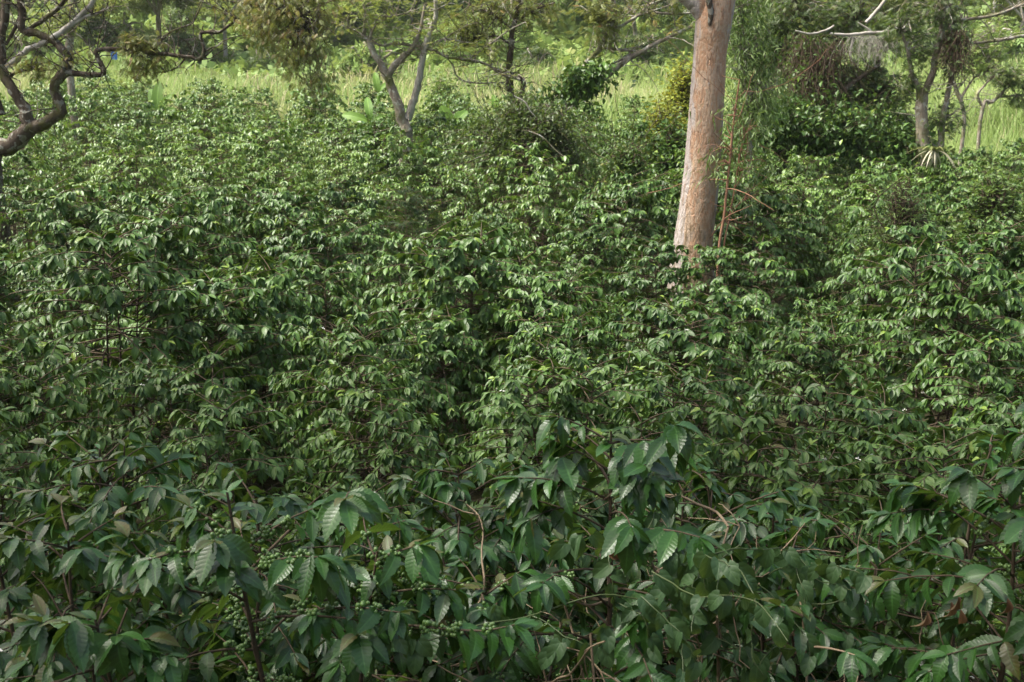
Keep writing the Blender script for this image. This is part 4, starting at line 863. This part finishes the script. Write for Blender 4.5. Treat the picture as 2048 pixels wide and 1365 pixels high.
FT = {'flat': [far_tree(140 + k, 5.6 + k * .5, 4.0 + .5 * k, 34, .85, 3600, 'far_leaf', 'bark_white' if k % 2 else 'bark_pale', .36) for k in range(4)],
      'round': [far_tree(150 + k, 5.0 + k * .8, 2.6 + .4 * k, 30, .2, 2600, ('far_leaf', 'dark_leaf', 'inga_leaf')[k], 'bark_pale', .42, .5) for k in range(3)],
      'shrub': [far_tree(160 + k, 1.9 + k * .4, 1.3 + .3 * k, 18, .1, 900, ('far_leaf', 'dark_leaf', 'far_leaf')[k], 'bark_pale', .3, .6) for k in range(3)]}
def place_far(kind, v, x, y, s, label, cat, group):
    o = empty('shade_tree' if kind == 'flat' else ('round_tree' if kind == 'round' else 'shrub'), (x, y, float(G(x, y))), label, cat, group, rng.random() * 6.28, s)
    for nm, me in FT[kind][v]: mob(nm, me, o)
placed = []
bands = [('flat', 62, 20, 11, 'just above the grass'), ('round', 64, 20, 8, 'just above the grass'), ('flat', 82, 26, 16, 'middle of the far slope'), ('round', 86, 26, 11, 'middle of the far slope'), ('flat', 112, 34, 18, 'upper far slope'), ('round', 118, 34, 16, 'upper far slope')]
for kind, y0, dy, n, where in bands:
    it = sorted([(-.56 + 1.12 * (k + .2 + .6 * rng.random()) / n, y0 + dy * rng.random()) for k in range(n)])
    for k, (fx, yy) in enumerate(it):
        pl_ = f'{ORD[k]} from the left' if k < (n + 1) // 2 else f'{ORD[n - 1 - k]} from the right'
        v = int(rng.integers(0, len(FT[kind]))); lk = 'flat-topped pale green tree' if kind == 'flat' else ('rounded green tree', 'rounded dark tree', 'rounded olive tree')[v]
        place_far(kind, v, fx * yy, yy, .85 + .4 * rng.random(), f'{lk}, {pl_} of its kind, {where}', 'tree', 'trees on the far slope')
for y0, dy, n, where in [(57, 8, 20, 'along the top of the grass'), (68, 14, 26, 'low on the far slope'), (86, 24, 29, 'higher on the far slope')]:
    it = sorted([(-.56 + 1.12 * (k + .1 + .8 * rng.random()) / n, y0 + dy * rng.random()) for k in range(n)])
    for k, (fx, yy) in enumerate(it):
        pl_ = f'{ORD[k]} from the left' if k < (n + 1) // 2 else f'{ORD[n - 1 - k]} from the right'
        place_far('shrub', int(rng.integers(0, 3)), fx * yy, yy, .8 + .8 * rng.random(), f'leafy shrub {where}, {pl_}', 'shrub', 'shrubs on the far slope')
g = np.random.default_rng(171); n = 60000; y = 56 + g.random(n) ** 1.3 * 150; x = (g.random(n) - .5) * 1.2 * y
m1 = .5 + .5 * np.sin(x * .21 + 2 * np.sin(y * .11)) * np.cos(y * .17 + 1.2); hh = .15 + 1.3 * g.random(n) * m1
P = np.stack([x, y, G(x, y) + hh], -1); D = g.normal(size=(n, 3)); D[:, 2] = np.abs(D[:, 2]) * .5; U_ = g.normal(size=(n, 3)) * .5; U_[:, 2] += 1
tag(mob('undergrowth', mesh_of('undergrowth', [scat(spray_tpl(2, .2, .5, .2), P, D, U_, (.4 + .5 * g.random(n)) * (.6 + y / 110), rnd=np.clip(m1 * .7 + .3 * g.random(n), 0, 1), age=(g.random(n) < .08) * .7, g=g)], [M['far_leaf']])), kind='stuff')
# small blue tarpaulin by the far trees
c = Wp(228, 112, 56); root = empty('tarpaulin', (c[0], c[1], float(G(c[0], c[1]))), 'small bright blue tarpaulin among the trees beyond the grass, upper left', 'tarpaulin')
q = np.linspace(-1, 1, 9); V = np.array([(c[0] + a * .16, c[1] + .03 * math.sin(a * 9), c[2] + b * .2 + .03 * math.sin(a * 4 + b * 3)) for b in q for a in q]); i = np.arange(8)[:, None]; j = np.arange(8)[None]; a = i * 9 + j
part('sheet', [dict(V=np.vstack([V, V + [0, .02, 0]]), F=np.vstack([f.reshape(-1, 4) for f in (np.stack([a, a + 1, a + 10, a + 9], -1), np.stack([a + 9, a + 10, a + 1, a], -1) + 81)]), U=np.zeros((162, 2)), r=np.zeros(162), a=np.zeros(162), m=0)], [plain_mat('blue_tarpaulin', (.03, .16, .6))], root)

# ------------------------------------------------------------------ unseen tree added beside the viewpoint so its crown shades the foreground bushes
g = np.random.default_rng(181); bx, by = -8.5, 1.5; bz = float(G(bx, by)); root = empty('shade_tree', (bx, by, bz), 'tall unseen tree added beside the viewpoint to cast shade on the nearest bushes', 'tree')
part('trunk', [tube(*smooth_line([(bx, by, bz - .2), (bx + .1, by + .1, bz + 5), (bx + .3, by + .5, bz + 11.0)], [.30, .25, .2], 5), 10, .06)], [M['bark_pale']], root)
wood = []; LP = []; top = np.array([bx + .3, by + .5, bz + 11.0]); cc = np.array([-7.3, 2.5, 16.6])
for k in range(10):
    a = k * .63; e = cc + np.array([math.cos(a) * 4.6, math.sin(a) * 2.6, g.normal() * .4]); Q, r = smooth_line([top, (top + e) / 2 + g.normal(size=3) * .3, e], [.13, .08, .02], 5); wood.append(tube(Q, r, 6, .1, g=g))
    for _ in range(5):
        c = Q[g.integers(4, len(Q))] + g.normal(size=3) * np.array([1.2, 1.0, .3]); LP.append(c + g.normal(size=(80, 3)) * np.array([.42, .42, .15]))
for k in range(9):
    e = cc + np.array([-5.5 + 1.4 * k + g.normal() * .4, 3.6 + 2.4 * g.random(), g.normal() * .4]); Q, r = smooth_line([top, (top + e) / 2 + g.normal(size=3) * .3 + [0, 0, .8], e], [.12, .07, .02], 5); wood.append(tube(Q, r, 6, .1, g=g))
    for _ in range(4):
        c = Q[g.integers(6, len(Q))] + g.normal(size=3) * np.array([.8, .7, .3]); LP.append(c + g.normal(size=(60, 3)) * np.array([.40, .40, .15]))
LP = np.vstack(LP); D = g.normal(size=LP.shape); D[:, 2] *= .3; U_ = g.normal(size=LP.shape) * .3; U_[:, 2] += 1
part('branches', wood, [M['bark_pale']], root); part('crown', [scat(T_SPRAYF[0], LP, D, U_, .32, g=g)], [M['inga_leaf']], root)

# ------------------------------------------------------------------ thin haze in the air
hm, t = new_mat('haze'); n = N(t); pv = n('ShaderNodeVolumePrincipled', Density=.0003); pv.inputs['Color'].default_value = (.93, .95, .97, 1); pv.inputs['Anisotropy'].default_value = .2
t.links.new(pv.outputs[0], n('ShaderNodeOutputMaterial').inputs['Volume'])
x0, x1, y0, y1, z0, z1 = -480, 480, -14, 425, -6, 150
V = np.array([(x, y, z) for x in (x0, x1) for y in (y0, y1) for z in (z0, z1)], float); Fh = np.array([(0, 1, 3, 2), (4, 6, 7, 5), (0, 4, 5, 1), (2, 3, 7, 6), (0, 2, 6, 4), (1, 5, 7, 3)])
tag(mob('haze', mesh_of('haze', [dict(V=V, F=Fh, U=np.zeros((8, 2)), r=np.zeros(8), a=np.zeros(8), m=0)], [hm], smooth=False)), kind='stuff')
